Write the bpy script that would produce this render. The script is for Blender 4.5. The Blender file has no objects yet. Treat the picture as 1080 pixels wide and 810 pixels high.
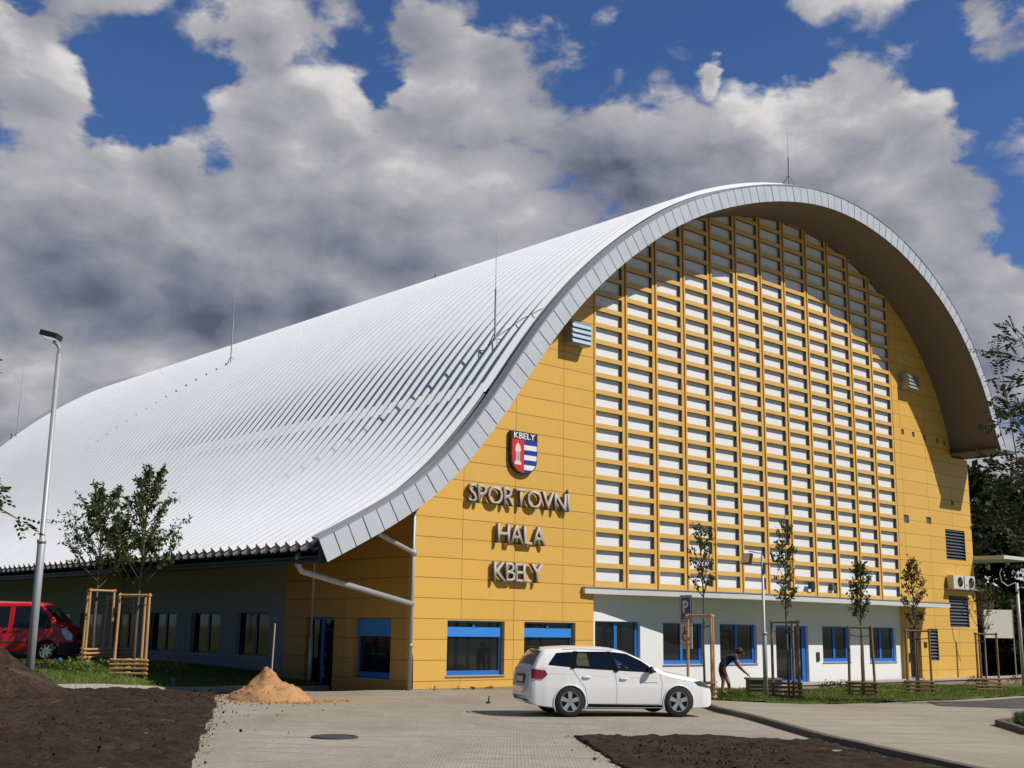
import bpy, bmesh, math, random
from mathutils import Vector, Matrix, geometry
from mathutils import noise as mn
R=math.radians
random.seed(7)
sc=bpy.context.scene
C=sc.collection
# ---------------------------------------------------------------- camera, sky, sun, exposure
cd=bpy.data.cameras.new('camera'); cam=bpy.data.objects.new('camera',cd); C.objects.link(cam); sc.camera=cam
cr=Vector((0.74408,-0.667955,0.013482)); cu=Vector((-0.144107,-0.140761,0.9795)); cf=Vector((0.652364,0.730769,0.200994))
cam.matrix_world=Matrix(((cr.x,cu.x,-cf.x,-30.727),(cr.y,cu.y,-cf.y,-29.988),(cr.z,cu.z,-cf.z,1.75),(0,0,0,1)))
cd.sensor_width=36; cd.lens=36*1264/1080; cd.clip_end=6000; cd.clip_start=.1
SUN_AZ=R(27); SUN_EL=R(45)           # azimuth measured from -Y towards +X
sdir=Vector((math.sin(SUN_AZ)*math.cos(SUN_EL),-math.cos(SUN_AZ)*math.cos(SUN_EL),math.sin(SUN_EL)))
ld=bpy.data.lights.new('sun','SUN'); ld.energy=4.2; ld.angle=R(.5); ld.color=(1,.95,.87)
lo=bpy.data.objects.new('sun',ld); C.objects.link(lo); lo.rotation_euler=sdir.to_track_quat('Z','Y').to_euler()
sc.view_settings.view_transform='Standard'; sc.view_settings.look='None'; sc.view_settings.gamma=1; sc.view_settings.exposure=0
sc.render.engine='CYCLES'
W=bpy.data.worlds.new('World'); sc.world=W; W.use_nodes=True
wt=W.node_tree; wt.nodes.clear()
def N(t,typ,**k):
    n=t.nodes.new(typ)
    for a,b in k.items():
        if a=='ins':
            for i,v in b.items():
                if isinstance(v,bpy.types.NodeSocket): t.links.new(v,n.inputs[i])
                else: n.inputs[i].default_value=v
        else: setattr(n,a,b)
    return n
def Mth(t,op,a,b=0,c=0,clamp=False): return N(t,'ShaderNodeMath',operation=op,use_clamp=clamp,ins={0:a,1:b,2:c}).outputs[0]
def Vmth(t,op,a,b=None,out=0,scale=None):
    ins={0:a}
    if b is not None: ins[1]=b
    n=N(t,'ShaderNodeVectorMath',operation=op,ins=ins)
    if scale is not None: n.inputs['Scale'].default_value=scale
    return n.outputs[out]
def Noise(t,v,s,d=4,r=.5,dist=0,lac=2.0):
    return N(t,'ShaderNodeTexNoise',ins={'Vector':v,'Scale':s,'Detail':d,'Roughness':r,'Distortion':dist,'Lacunarity':lac}).outputs['Fac']
def Ramp(t,f,pts,interp='LINEAR'):
    n=N(t,'ShaderNodeValToRGB',ins={0:f}); e=n.color_ramp; e.interpolation=interp
    while len(e.elements)<len(pts): e.elements.new(.5)
    for i,(p,c) in enumerate(pts):
        e.elements[i].position=p; e.elements[i].color=c if len(c)==4 else (*c,1)
    return n.outputs[0]
def Mix(t,f,a,b,mode='MIX'):
    n=N(t,'ShaderNodeMix',data_type='RGBA',blend_type=mode)
    for i,v in ((0,f),(6,a),(7,b)):
        if isinstance(v,bpy.types.NodeSocket): t.links.new(v,n.inputs[i])
        else: n.inputs[i].default_value=v if i==0 else (*v,1) if len(v)==3 else v
    return n.outputs[2]
def MapR(t,v,a,b,c=0,d=1,smooth=True):
    n=N(t,'ShaderNodeMapRange',ins={0:v,1:a,2:b,3:c,4:d}); n.interpolation_type='SMOOTHSTEP' if smooth else 'LINEAR'; return n.outputs[0]
SKY=.10
# openings and clearly lit / shaded banks of the cloud cover, as directions in the sky
BLUE=((720,20,200,-.20),(600,75,110,-.14),(820,70,120,-.14),(930,40,90,-.10),(1010,135,100,-.16),(1075,210,70,-.14),(160,100,80,-.15),(205,150,65,-.13),(290,168,70,-.20),(400,105,60,-.20),(335,60,50,-.08),(330,190,50,-.08),(420,210,50,-.06),(10,10,45,-.2),(545,20,70,-.08),
      (1040,20,90,.2),(655,215,120,.16),(700,300,90,.08),(200,330,120,.06),(255,60,60,.16),(480,60,110,.12),(350,120,60,.05),(430,20,60,.12),(250,10,60,.12),(330,15,60,.08),(880,150,150,.14),(755,50,35,.22),(50,80,90,.16),(300,60,70,.06),(520,170,170,.12),(580,50,60,.10),(300,300,230,.2),(90,250,160,.16),(900,300,260,.2),(30,400,160,.10))
TONE=((110,330,200,-.30),(300,330,120,-.20),(420,300,110,-.16),(640,215,110,-.20),(480,240,80,-.10),(790,190,90,-.12),(1030,340,120,-.22),(1060,440,90,-.24),(960,250,90,.05),
      (70,30,80,.12),(110,130,70,.10),(60,200,110,.16),(240,215,120,.12),(280,100,60,-.12),(430,55,90,-.14),(500,150,110,.12),(700,110,100,.14),(870,110,120,.22),(980,210,90,.14),(40,395,60,.26),(130,375,60,.16),(1065,520,60,.2),(1030,20,70,-.04),(250,280,70,.10),(380,260,70,.10))
sky=N(wt,'ShaderNodeTexSky',sky_type='NISHITA',sun_disc=False); sky.sun_elevation=SUN_EL; sky.sun_rotation=math.pi-SUN_AZ; sky.ozone_density=4.0; sky.dust_density=.4; sky.air_density=1.0; sky.altitude=300
dv=N(wt,'ShaderNodeTexCoord').outputs['Generated']
dn=Vmth(wt,'NORMALIZE',dv)
sep=N(wt,'ShaderNodeSeparateXYZ',ins={0:dn}).outputs
fwd=Vmth(wt,'DOT_PRODUCT',dn,tuple(cf),out=1)
st=N(wt,'ShaderNodeMapping',ins={0:dn}); st.inputs['Scale'].default_value=(1,1,1.6); st.inputs['Location'].default_value=(2.3,.7,.4)
v=st.outputs[0]
wv=N(wt,'ShaderNodeTexNoise',ins={'Vector':v,'Scale':6,'Detail':4}).outputs['Color']
v2=Vmth(wt,'ADD',v,Vmth(wt,'SCALE',Vmth(wt,'SUBTRACT',wv,(.5,.5,.5)),scale=.09))
def skydir(px,py): return (cf+cr*((px-540)/1264)-cu*((py-405)/1264)).normalized()
def blob(d,px,py,rad,amt):
    dd=Vmth(wt,'DISTANCE',dn2,tuple(skydir(px,py)),out=1)
    return Mth(wt,'ADD',d,MapR(wt,dd,rad/1264,0,0,amt))
dn2=Vmth(wt,'ADD',dn,Vmth(wt,'SCALE',Vmth(wt,'SUBTRACT',N(wt,'ShaderNodeTexNoise',ins={'Vector':v,'Scale':9,'Detail':5,'Roughness':.6}).outputs['Color'],(.5,.5,.5)),scale=.16))
def puffs(vec):
    """rounded cumulus heads: distorted cells at three sizes over a fractal"""
    o=Noise(wt,vec,8.5,7,.6)
    a=N(wt,'ShaderNodeTexVoronoi',feature='F1',ins={'Vector':vec,'Scale':9.0}).outputs['Distance']
    b=N(wt,'ShaderNodeTexVoronoi',feature='F1',ins={'Vector':vec,'Scale':22.0}).outputs['Distance']
    return Mth(wt,'ADD',Mth(wt,'MULTIPLY',o,.62),Mth(wt,'ADD',Mth(wt,'MULTIPLY',Mth(wt,'SUBTRACT',.5,a),.34),Mth(wt,'MULTIPLY',Mth(wt,'SUBTRACT',.4,b),.16)))
pf=puffs(v2); big=Noise(wt,v2,3.0,2,.5)
off=Vmth(wt,'ADD',v2,(.016,-.016,.034)); pfo=puffs(off)
off2=Vmth(wt,'ADD',v2,(.05,-.05,.12)); bigo=Noise(wt,off2,3.0,2,.5)
dens=Mth(wt,'ADD',Mth(wt,'MULTIPLY',big,.45),Mth(wt,'MULTIPLY',pf,.85))
for px,py,rad,amt in BLUE: dens=blob(dens,px,py,rad,amt)
dens=Mth(wt,'SUBTRACT',dens,MapR(wt,fwd,.72,.25,0,.35))    # unseen sky behind the camera cleared of cloud to cut ambient light
mask=MapR(wt,dens,.345,.45)
relief=Mth(wt,'ADD',Mth(wt,'MULTIPLY',Mth(wt,'SUBTRACT',pf,pfo),2.3),Mth(wt,'MULTIPLY',Mth(wt,'SUBTRACT',big,bigo),.9))
thick=MapR(wt,dens,.42,.74,0,1)
br=Mth(wt,'ADD',Mth(wt,'SUBTRACT',.70,Mth(wt,'MULTIPLY',thick,.30)),relief)
for px,py,rad,amt in TONE: br=blob(br,px,py,rad,amt)
br=Mth(wt,'ADD',br,MapR(wt,sep[2],.44,.62,0,.3))  # added brightness in the cloud above the frame, to light the roof
br=Mth(wt,'ADD',Mth(wt,'MULTIPLY',br,.74),.14)
cc=Ramp(wt,br,[(0.0,(.11,.125,.19)),(.28,(.235,.25,.32)),(.52,(.36,.368,.42)),(.76,(.50,.495,.525)),(1,(.80,.785,.775))])
ccs=Vmth(wt,'SCALE',cc,scale=1/SKY*.88)
skb=Mix(wt,1.0,sky.outputs[0],(.52,.68,.93),'MULTIPLY')
skb=Mix(wt,1.0,skb,N(wt,'ShaderNodeCombineXYZ',ins={0:MapR(wt,fwd,.2,.7,.55,1),1:MapR(wt,fwd,.2,.7,.55,1),2:MapR(wt,fwd,.2,.7,.5,1)}).outputs[0],'MULTIPLY')  # unseen half of the sky dimmed to deepen the shade
col=Mix(wt,mask,skb,ccs)
bg=N(wt,'ShaderNodeBackground',ins={0:col,1:SKY}); wo=N(wt,'ShaderNodeOutputWorld',ins={0:bg.outputs[0]})
W.cycles.sampling_method='MANUAL'; W.cycles.sample_map_resolution=256
# ---------------------------------------------------------------- materials
MATS={}
def mat(name,col,rough=.6,metal=0,spec=.5,nv=0,ns=4,bump=0,bs=30,grad=None,stretch=None,coat=0):
    if name in MATS: return MATS[name]
    m=bpy.data.materials.new(name); m.use_nodes=True; t=m.node_tree; b=t.nodes['Principled BSDF']
    b.inputs['Base Color'].default_value=(*col,1); b.inputs['Roughness'].default_value=rough; b.inputs['Metallic'].default_value=metal; b.inputs['Specular IOR Level'].default_value=spec; b.inputs['Coat Weight'].default_value=coat
    tc=N(t,'ShaderNodeTexCoord').outputs['Object']
    if stretch: tc=N(t,'ShaderNodeMapping',ins={0:tc,3:stretch}).outputs[0]
    if nv:
        f=Noise(t,tc,ns,6,.6); f2=Noise(t,tc,ns*.13,3,.5)
        k=Mth(t,'ADD',Mth(t,'MULTIPLY',f,.6),Mth(t,'MULTIPLY',f2,.4))
        c=Ramp(t,k,[(.25,tuple(x*(1-nv) for x in col)),(.75,tuple(min(1,x*(1+nv)) for x in col))]); t.links.new(c,b.inputs['Base Color'])
        t.links.new(Mth(t,'ADD',rough-.06,Mth(t,'MULTIPLY',f,.12)),b.inputs['Roughness'])
    if bump:
        bn=N(t,'ShaderNodeBump',ins={'Height':Noise(t,tc,bs,5,.6),'Strength':bump,'Distance':.02}); t.links.new(bn.outputs[0],b.inputs['Normal'])
    MATS[name]=m; return m
def panel_mat(name,col,axis,off,pitch,zoff,zp,line=(.30,.17,.03),tone=.08):
    m=bpy.data.materials.new(name); m.use_nodes=True; t=m.node_tree; b=t.nodes['Principled BSDF']
    tc=N(t,'ShaderNodeTexCoord').outputs['Object']; s=N(t,'ShaderNodeSeparateXYZ',ins={0:tc}).outputs
    u=Mth(t,'DIVIDE',Mth(t,'SUBTRACT',s[axis],off),pitch); w=Mth(t,'DIVIDE',Mth(t,'SUBTRACT',s[2],zoff),zp)
    fu=Mth(t,'MULTIPLY',Mth(t,'PINGPONG',u,.5),pitch); fw=Mth(t,'MULTIPLY',Mth(t,'PINGPONG',w,.5),zp)
    lm=Mth(t,'MAXIMUM',Mth(t,'LESS_THAN',fu,.011),Mth(t,'LESS_THAN',fw,.012))
    cell=N(t,'ShaderNodeCombineXYZ',ins={0:Mth(t,'FLOOR',u),1:Mth(t,'FLOOR',w),2:3.0})
    wn=N(t,'ShaderNodeTexWhiteNoise',ins={0:cell.outputs[0]}).outputs['Value']
    n=Noise(t,tc,1.2,5,.6)
    sk=Noise(t,N(t,'ShaderNodeMapping',ins={0:tc,3:(3.5,3.5,.25)}).outputs[0],1.3,5,.65)
    vv=Mth(t,'ADD',1-tone*1.2,Mth(t,'ADD',Mth(t,'MULTIPLY',wn,tone*.8),Mth(t,'MULTIPLY',Mth(t,'ADD',n,sk),tone*.9)))
    c=Mix(t,lm,Vmth(t,'SCALE',(*col,),scale=1.0),line)
    hs=N(t,'ShaderNodeHueSaturation',ins={'Color':c,'Value':vv}); t.links.new(hs.outputs[0],b.inputs['Base Color'])
    b.inputs['Roughness'].default_value=.45; b.inputs['Specular IOR Level'].default_value=.35
    bn=N(t,'ShaderNodeBump',ins={'Height':Mth(t,'SUBTRACT',1,lm),'Strength':.5,'Distance':.01}); t.links.new(bn.outputs[0],b.inputs['Normal'])
    return m
YEL=(.70,.41,.09)
M=dict(
 yel=panel_mat('yellow_cladding',YEL,0,-6.0,2.26,5.86,.633),
 yels=panel_mat('yellow_cladding_side',(.60,.32,.07),1,3.7,4.2,5.86,.633),  # darker copy of the front yellow, side wall's shade put into the colour
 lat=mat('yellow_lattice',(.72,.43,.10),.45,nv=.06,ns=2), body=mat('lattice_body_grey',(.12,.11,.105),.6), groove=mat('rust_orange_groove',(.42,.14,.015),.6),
 white=mat('white_render',(.80,.80,.80),.8,nv=.03,ns=1.5,bump=.15,bs=60), lwhite=mat('lattice_white_panel',(.80,.80,.81),.55,nv=.04,ns=.9),
 grey=mat('grey_render',(.37,.365,.38),.85,nv=.06,ns=1,bump=.2,bs=50),
 roof=mat('roof_aluminium',(.77,.78,.815),.5,.08,.5,nv=.05,ns=.6), fasc=mat('fascia_metal',(.60,.63,.66),.38,.25,nv=.07,ns=1.3),
 slot_shade=mat('rib_slot_shade',(.17,.175,.185),.7), trim=mat('fascia_trim',(.34,.36,.38),.4,.3,nv=.05), gap=mat('dark_gap',(.03,.03,.03),.8),  # rib slot faces coloured dark so the recess reads as shade
 soff=mat('soffit_board',(.18,.145,.115),.8,nv=.06,ns=.8), dark=mat('dark_metal',(.04,.04,.045),.5,.3),
 glass=mat('dark_glass',(.012,.014,.017),.04,0,.6), blue=mat('blue_frame',(.022,.16,.56),.35,nv=.04), navy=mat('blue_transom',(.04,.25,.72),.4),
 blueshade=mat('shaded_blue_frame',(.02,.04,.11),.4),  # frame blue darkened for the shade along the grey wall
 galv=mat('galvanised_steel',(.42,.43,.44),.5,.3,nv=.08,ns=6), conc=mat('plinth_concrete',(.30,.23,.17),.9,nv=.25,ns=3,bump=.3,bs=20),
 canopy=mat('canopy_sheet',(.62,.62,.60),.5,nv=.05), letter=mat('brushed_letter',(.46,.44,.41),.7,.15,nv=.08,ns=5),
 wood=mat('stake_wood',(.52,.30,.13),.8,nv=.3,ns=5,stretch=(6,6,1),bump=.3), wood2=mat('stake_wood_weathered',(.26,.165,.09),.85,nv=.3,ns=5,stretch=(6,6,1),bump=.3),
 bark=mat('young_bark',(.13,.10,.075),.9,nv=.3,ns=12,bump=.4), kerb=mat('kerb_concrete',(.37,.345,.30),.85,nv=.16,ns=5,bump=.25,bs=25), kerbd=mat('kerb_dark',(.13,.105,.085),.9,nv=.2,ns=4,bump=.3),
 black=mat('black_plastic',(.02,.02,.022),.5), rubber=mat('tyre_rubber',(.018,.018,.019),.85,bump=.2), alloy=mat('alloy_wheel',(.55,.56,.58),.3,.7),
 carw=mat('white_car_paint',(.86,.86,.86),.25,0,.5,nv=.015,coat=.6), vanr=mat('red_van_paint',(.62,.012,.018),.3,0,.5,nv=.03,coat=.5), vanp=mat('van_bumper',(.05,.05,.055),.6),
 taill=mat('tail_light_red',(.28,.01,.012),.15,coat=1), lamp=mat('lamp_clear',(.55,.57,.6),.12,.3,coat=1), plate=mat('number_plate_white',(.7,.7,.68),.5),
 surr=mat('window_rubber',(.008,.008,.009),.9,0,.1), cglass=mat('car_glass',(.012,.015,.017),.04,0,.5), skin=mat('skin',(.42,.24,.17),.6), shirt=mat('navy_shirt',(.025,.022,.05),.9), shorts=mat('maroon_shorts',(.11,.02,.03),.9), hair=mat('dark_hair',(.03,.018,.012),.7),
 red=mat('shield_red',(.62,.02,.02),.5), bluep=mat('shield_blue',(.012,.03,.32),.5), whitep=mat('sign_white',(.8,.8,.8),.5), signb=mat('sign_blue',(.02,.07,.30),.45), blackp=mat('shield_black',(.015,.015,.015),.5),
 sand=mat('orange_sand',(.44,.235,.10),.95,nv=.35,ns=3,bump=.8,bs=14), bcap=mat('blue_plastic',(.02,.18,.6),.5), orange=mat('orange_plastic',(.6,.12,.02),.5), banner=mat('banner_cream',(.72,.70,.62),.8,nv=.04), iron=mat('cast_iron',(.06,.05,.05),.7,.3,nv=.3,ns=15), stone=mat('pale_stones',(.42,.27,.15),.9,nv=.2))
def tinted():
    m=bpy.data.materials.new('tinted_glass'); m.use_nodes=True; t=m.node_tree; t.nodes.clear(); o=N(t,'ShaderNodeOutputMaterial')
    f=N(t,'ShaderNodeFresnel',ins={0:1.5}).outputs[0]; tr=N(t,'ShaderNodeBsdfTransparent',ins={0:(.42,.50,.50,1)}); gl=N(t,'ShaderNodeBsdfGlossy',ins={0:(1,1,1,1),1:.03})
    mx=N(t,'ShaderNodeMixShader',ins={0:Mth(t,'MULTIPLY',Mth(t,'ADD',f,.05),1.3,clamp=True),1:tr.outputs[0],2:gl.outputs[0]}); t.links.new(mx.outputs[0],o.inputs[0]); return m
M['tint']=tinted()
# ---------------------------------------------------------------- helpers
def tag(o,label=None,cat=None,group=None,kind=None):
    if label:o['label']=label
    if cat:o['category']=cat
    if group:o['group']=group
    if kind:o['kind']=kind
    return o
def empty(name,loc,rz=0,label=None,cat=None,group=None):
    o=bpy.data.objects.new(name,None); C.objects.link(o); o.location=loc; o.rotation_euler=(0,0,rz); o.empty_display_size=.3
    tag(o,label,cat,group); return o
def link(name,me,m,parent=None,world=False,smooth=False):
    o=bpy.data.objects.new(name,me); C.objects.link(o)
    for x in (m if isinstance(m,(list,tuple)) else [m]): me.materials.append(x)
    if smooth:
        for p in me.polygons: p.use_smooth=True
    if parent:
        o.parent=parent
        if world:
            b=Matrix.Identity(4); q=parent
            while q: b=Matrix.LocRotScale(q.location,q.rotation_euler,q.scale)@b if q.type=='EMPTY' else b; q=q.parent
            if parent.type=='EMPTY': o.location=-parent.location
    return o
class MB:
    def __init__(s): s.v=[]; s.f=[]; s.mi=[]
    def add(s,vs,fs,mi=0):
        n=len(s.v); s.v+= [tuple(x) for x in vs]; s.f+=[tuple(i+n for i in f) for f in fs]; s.mi+=[mi]*len(fs); return s
    def box(s,x0,x1,y0,y1,z0,z1,mi=0,mtx=None):
        vs=[Vector((x,y,z)) for z in (z0,z1) for x,y in ((x0,y0),(x1,y0),(x1,y1),(x0,y1))]
        if mtx: vs=[mtx@p for p in vs]
        return s.add(vs,[(3,2,1,0),(4,5,6,7),(0,1,5,4),(1,2,6,5),(2,3,7,6),(3,0,4,7)],mi)
    def tube(s,pts,rad,n=8,mi=0,cap=True):
        pts=[Vector(p) for p in pts]; rad=rad if isinstance(rad,(list,tuple)) else [rad]*len(pts)
        vs=[];fs=[]; prev=None
        for i,p in enumerate(pts):
            d=(pts[min(i+1,len(pts)-1)]-pts[max(i-1,0)]).normalized()
            a=prev if prev is not None else (Vector((1,0,0)) if abs(d.z)>.8 else Vector((0,0,1)))
            a=(a-d*a.dot(d)).normalized(); b=d.cross(a); prev=a
            vs+=[p+(a*math.cos(2*math.pi*k/n)+b*math.sin(2*math.pi*k/n))*rad[i] for k in range(n)]
        for i in range(len(pts)-1):
            for k in range(n): fs.append((i*n+k,i*n+(k+1)%n,(i+1)*n+(k+1)%n,(i+1)*n+k))
        if cap: fs.append(tuple(range(n-1,-1,-1))); fs.append(tuple((len(pts)-1)*n+k for k in range(n)))
        return s.add(vs,fs,mi)
    def lathe(s,prof,c,axis='z',n=24,mi=0):
        vs=[];fs=[]
        for r,h in prof:
            for k in range(n):
                a=2*math.pi*k/n; p=(r*math.cos(a),r*math.sin(a),h)
                if axis=='y': p=(p[0],h,p[1])
                if axis=='x': p=(h,p[0],p[1])
                vs.append(Vector(c)+Vector(p))
        for i in range(len(prof)-1):
            for k in range(n): fs.append((i*n+k,i*n+(k+1)%n,(i+1)*n+(k+1)%n,(i+1)*n+k))
        return s.add(vs,fs,mi)
    def mesh(s,name):
        me=bpy.data.meshes.new(name); me.from_pydata(s.v,[],s.f); me.update()
        for p,i in zip(me.polygons,s.mi): p.material_index=i
        return me
    def build(s,name,m,parent=None,world=False,smooth=False,fix=True):
        me=s.mesh(name)
        if fix:
            bm=bmesh.new(); bm.from_mesh(me); bmesh.ops.recalc_face_normals(bm,faces=bm.faces); bm.to_mesh(me); bm.free()
        return link(name,me,m,parent,world,smooth)
def plate_mesh(outer,holes,th,xf):
    """extruded 2D outline with openings; (u,v) outline, w in 0..th, xf maps to world"""
    loops=[[Vector((u,v,0)) for u,v in outer]]+[[Vector((u,v,0)) for u,v in h] for h in holes]
    tri=geometry.tessellate_polygon(loops); flat=[p for l in loops for p in l]; n=len(flat)
    vs=[xf(p.x,p.y,0) for p in flat]+[xf(p.x,p.y,th) for p in flat]
    fs=[tuple(t) for t in tri]+[tuple(i+n for i in reversed(t)) for t in tri]
    k=0
    for l in loops:
        m=len(l)
        for i in range(m): a=k+i; b=k+(i+1)%m; fs.append((a,b,b+n,a+n))
        k+=m
    mb=MB(); mb.add(vs,fs); return mb
def rect(a,b,c,d): return [(a,b),(c,b),(c,d),(a,d)]
FX=lambda y0:(lambda u,v,w:(u,y0+w,v))          # facade-parallel plane
SX=lambda x0:(lambda u,v,w:(x0+w,u,v))          # side wall plane (u = Y)
def copy_tree(o,parent=None):
    c=o.copy(); C.objects.link(c)
    if parent: c.parent=parent
    for ch in list(o.children): copy_tree(ch,c)
    return c
# ---------------------------------------------------------------- terrain
CPF=[(-30,-30,.03),(-20,-15,.03),(-26,-5,.12),(-22,1,.12),(-18.2,1,.07),(-12.5,2.6,-.16),(-7.9,3.8,-.30),(-7.9,0,-.06),(0,-1,-.15),(-11,-11,-.05),(-5.5,-9.5,-.15),(0,-8,-.27),(6,-4,-.40),(10,-2,-.55),(27,-3,-.65),(0,-14,-.20),(8,-12,-.35),(20,-12,-.55),(-8,-20,-.10),(5,-25,-.20),(40,-3,-.65),(40,-20,-.65),(-40,10,.25),(-45,-30,.15),(-30,20,.4),(-8,30,.1)]
CPL=[(-15,4.2,.36),(-14.4,8.4,.56),(-13.5,9,.58),(-14.5,12,.49),(-7.9,9.4,.20),(-7.9,18.5,.32),(-7.9,6.5,-.10),(-12.5,3.8,.05),(-18.2,2.2,.22),(-24,3,.25),(-20,15,.48),(-20,40,.55),(-8,40,.45),(-30,12,.45),(-9.5,4.6,-.08)]
def shep(cp,X,Y):
    w=v=0
    for a,b,c in cp:
        d=((X-a)**2+(Y-b)**2+3)**-1.5; w+=d; v+=d*c
    return v/w
gF=lambda X,Y: shep(CPF,X,Y)
def gL(X,Y):      # the lawn starts flush with the kerb top and swells behind it
    z=shep(CPL,X,Y); d=(Y-4.43)-(X+7.9)*.2832; d=max(0,min(1,(d-.1)/1.6)); d=d*d*(3-2*d); k=shep(CPF,X,Y)+.13
    return k+(z-k)*d
gR=lambda X,Y: gF(X,Y)+.10
def drape(name,poly,fn,off,res,m,noise=None,kind='structure',skirt=0,convex=True):
    """grid clipped to an outline and draped on the terrain"""
    if not convex:
        tri=geometry.tessellate_polygon([[Vector((*p,0)) for p in poly]]); mes=[drape_mesh([poly[i] for i in t],fn,off,res,noise,0) for t in tri if abs((Vector(poly[t[1]])-Vector(poly[t[0]])).cross(Vector(poly[t[2]])-Vector(poly[t[0]])))>1e-4]
        mb=MB()
        for me in mes: mb.add([v.co[:] for v in me.vertices],[tuple(p.vertices) for p in me.polygons])
        me=mb.mesh(name)
        for p in me.polygons: p.use_smooth=True
        o=link(name,me,m); o['kind']=kind; return o
    me=drape_mesh(poly,fn,off,res,noise,skirt); me.name=name
    o=link(name,me,m); o['kind']=kind; return o
def drape_mesh(poly,fn,off,res,noise,skirt):
    xs=[p[0] for p in poly]; ys=[p[1] for p in poly]; bm=bmesh.new()
    nx=max(2,int((max(xs)-min(xs))/res)+1); ny=max(2,int((max(ys)-min(ys))/res)+1)
    gv=[[bm.verts.new((min(xs)+(max(xs)-min(xs))*i/nx,min(ys)+(max(ys)-min(ys))*j/ny,0)) for i in range(nx+1)] for j in range(ny+1)]
    for j in range(ny):
        for i in range(nx): bm.faces.new((gv[j][i],gv[j][i+1],gv[j+1][i+1],gv[j+1][i]))
    cx=sum(xs)/len(xs); cy=sum(ys)/len(ys)
    for i in range(len(poly)):
        a=Vector((*poly[i],0)); b=Vector((*poly[(i+1)%len(poly)],0)); d=(b-a); no=Vector((d.y,-d.x,0))
        if no.dot(Vector((cx,cy,0))-a)>0: no=-no
        bmesh.ops.bisect_plane(bm,geom=bm.verts[:]+bm.edges[:]+bm.faces[:],plane_co=a,plane_no=no,clear_outer=True)
    if skirt:
        be=[e for e in bm.edges if e.is_boundary]
        if noise:
            for v_ in {x for e in be for x in e.verts}:
                n_=mn.noise_vector(Vector((v_.co.x*1.6,v_.co.y*1.6,3))); v_.co.x+=n_.x*.10; v_.co.y+=n_.y*.10
        ret=bmesh.ops.extrude_edge_only(bm,edges=be); nv=set(x for x in ret['geom'] if isinstance(x,bmesh.types.BMVert))
    else: nv=set()
    bound={}
    for vtx in bm.verts:
        z=fn(vtx.co.x,vtx.co.y)+off
        if noise and vtx not in nv: z+=noise(vtx.co.x,vtx.co.y)
        vtx.co.z=z-(skirt if vtx in nv else 0)
    bmesh.ops.recalc_face_normals(bm,faces=bm.faces)
    me=bpy.data.meshes.new('sheet'); bm.to_mesh(me); bm.free()
    if len(me.polygons) and me.polygons[0].normal.z<0 and not skirt: me.flip_normals()
    for p in me.polygons: p.use_smooth=True
    return me
def fbm(x,y,s,o=4): return mn.fractal(Vector((x*s,y*s,1.7)),1.0,2.0,o)
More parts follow.
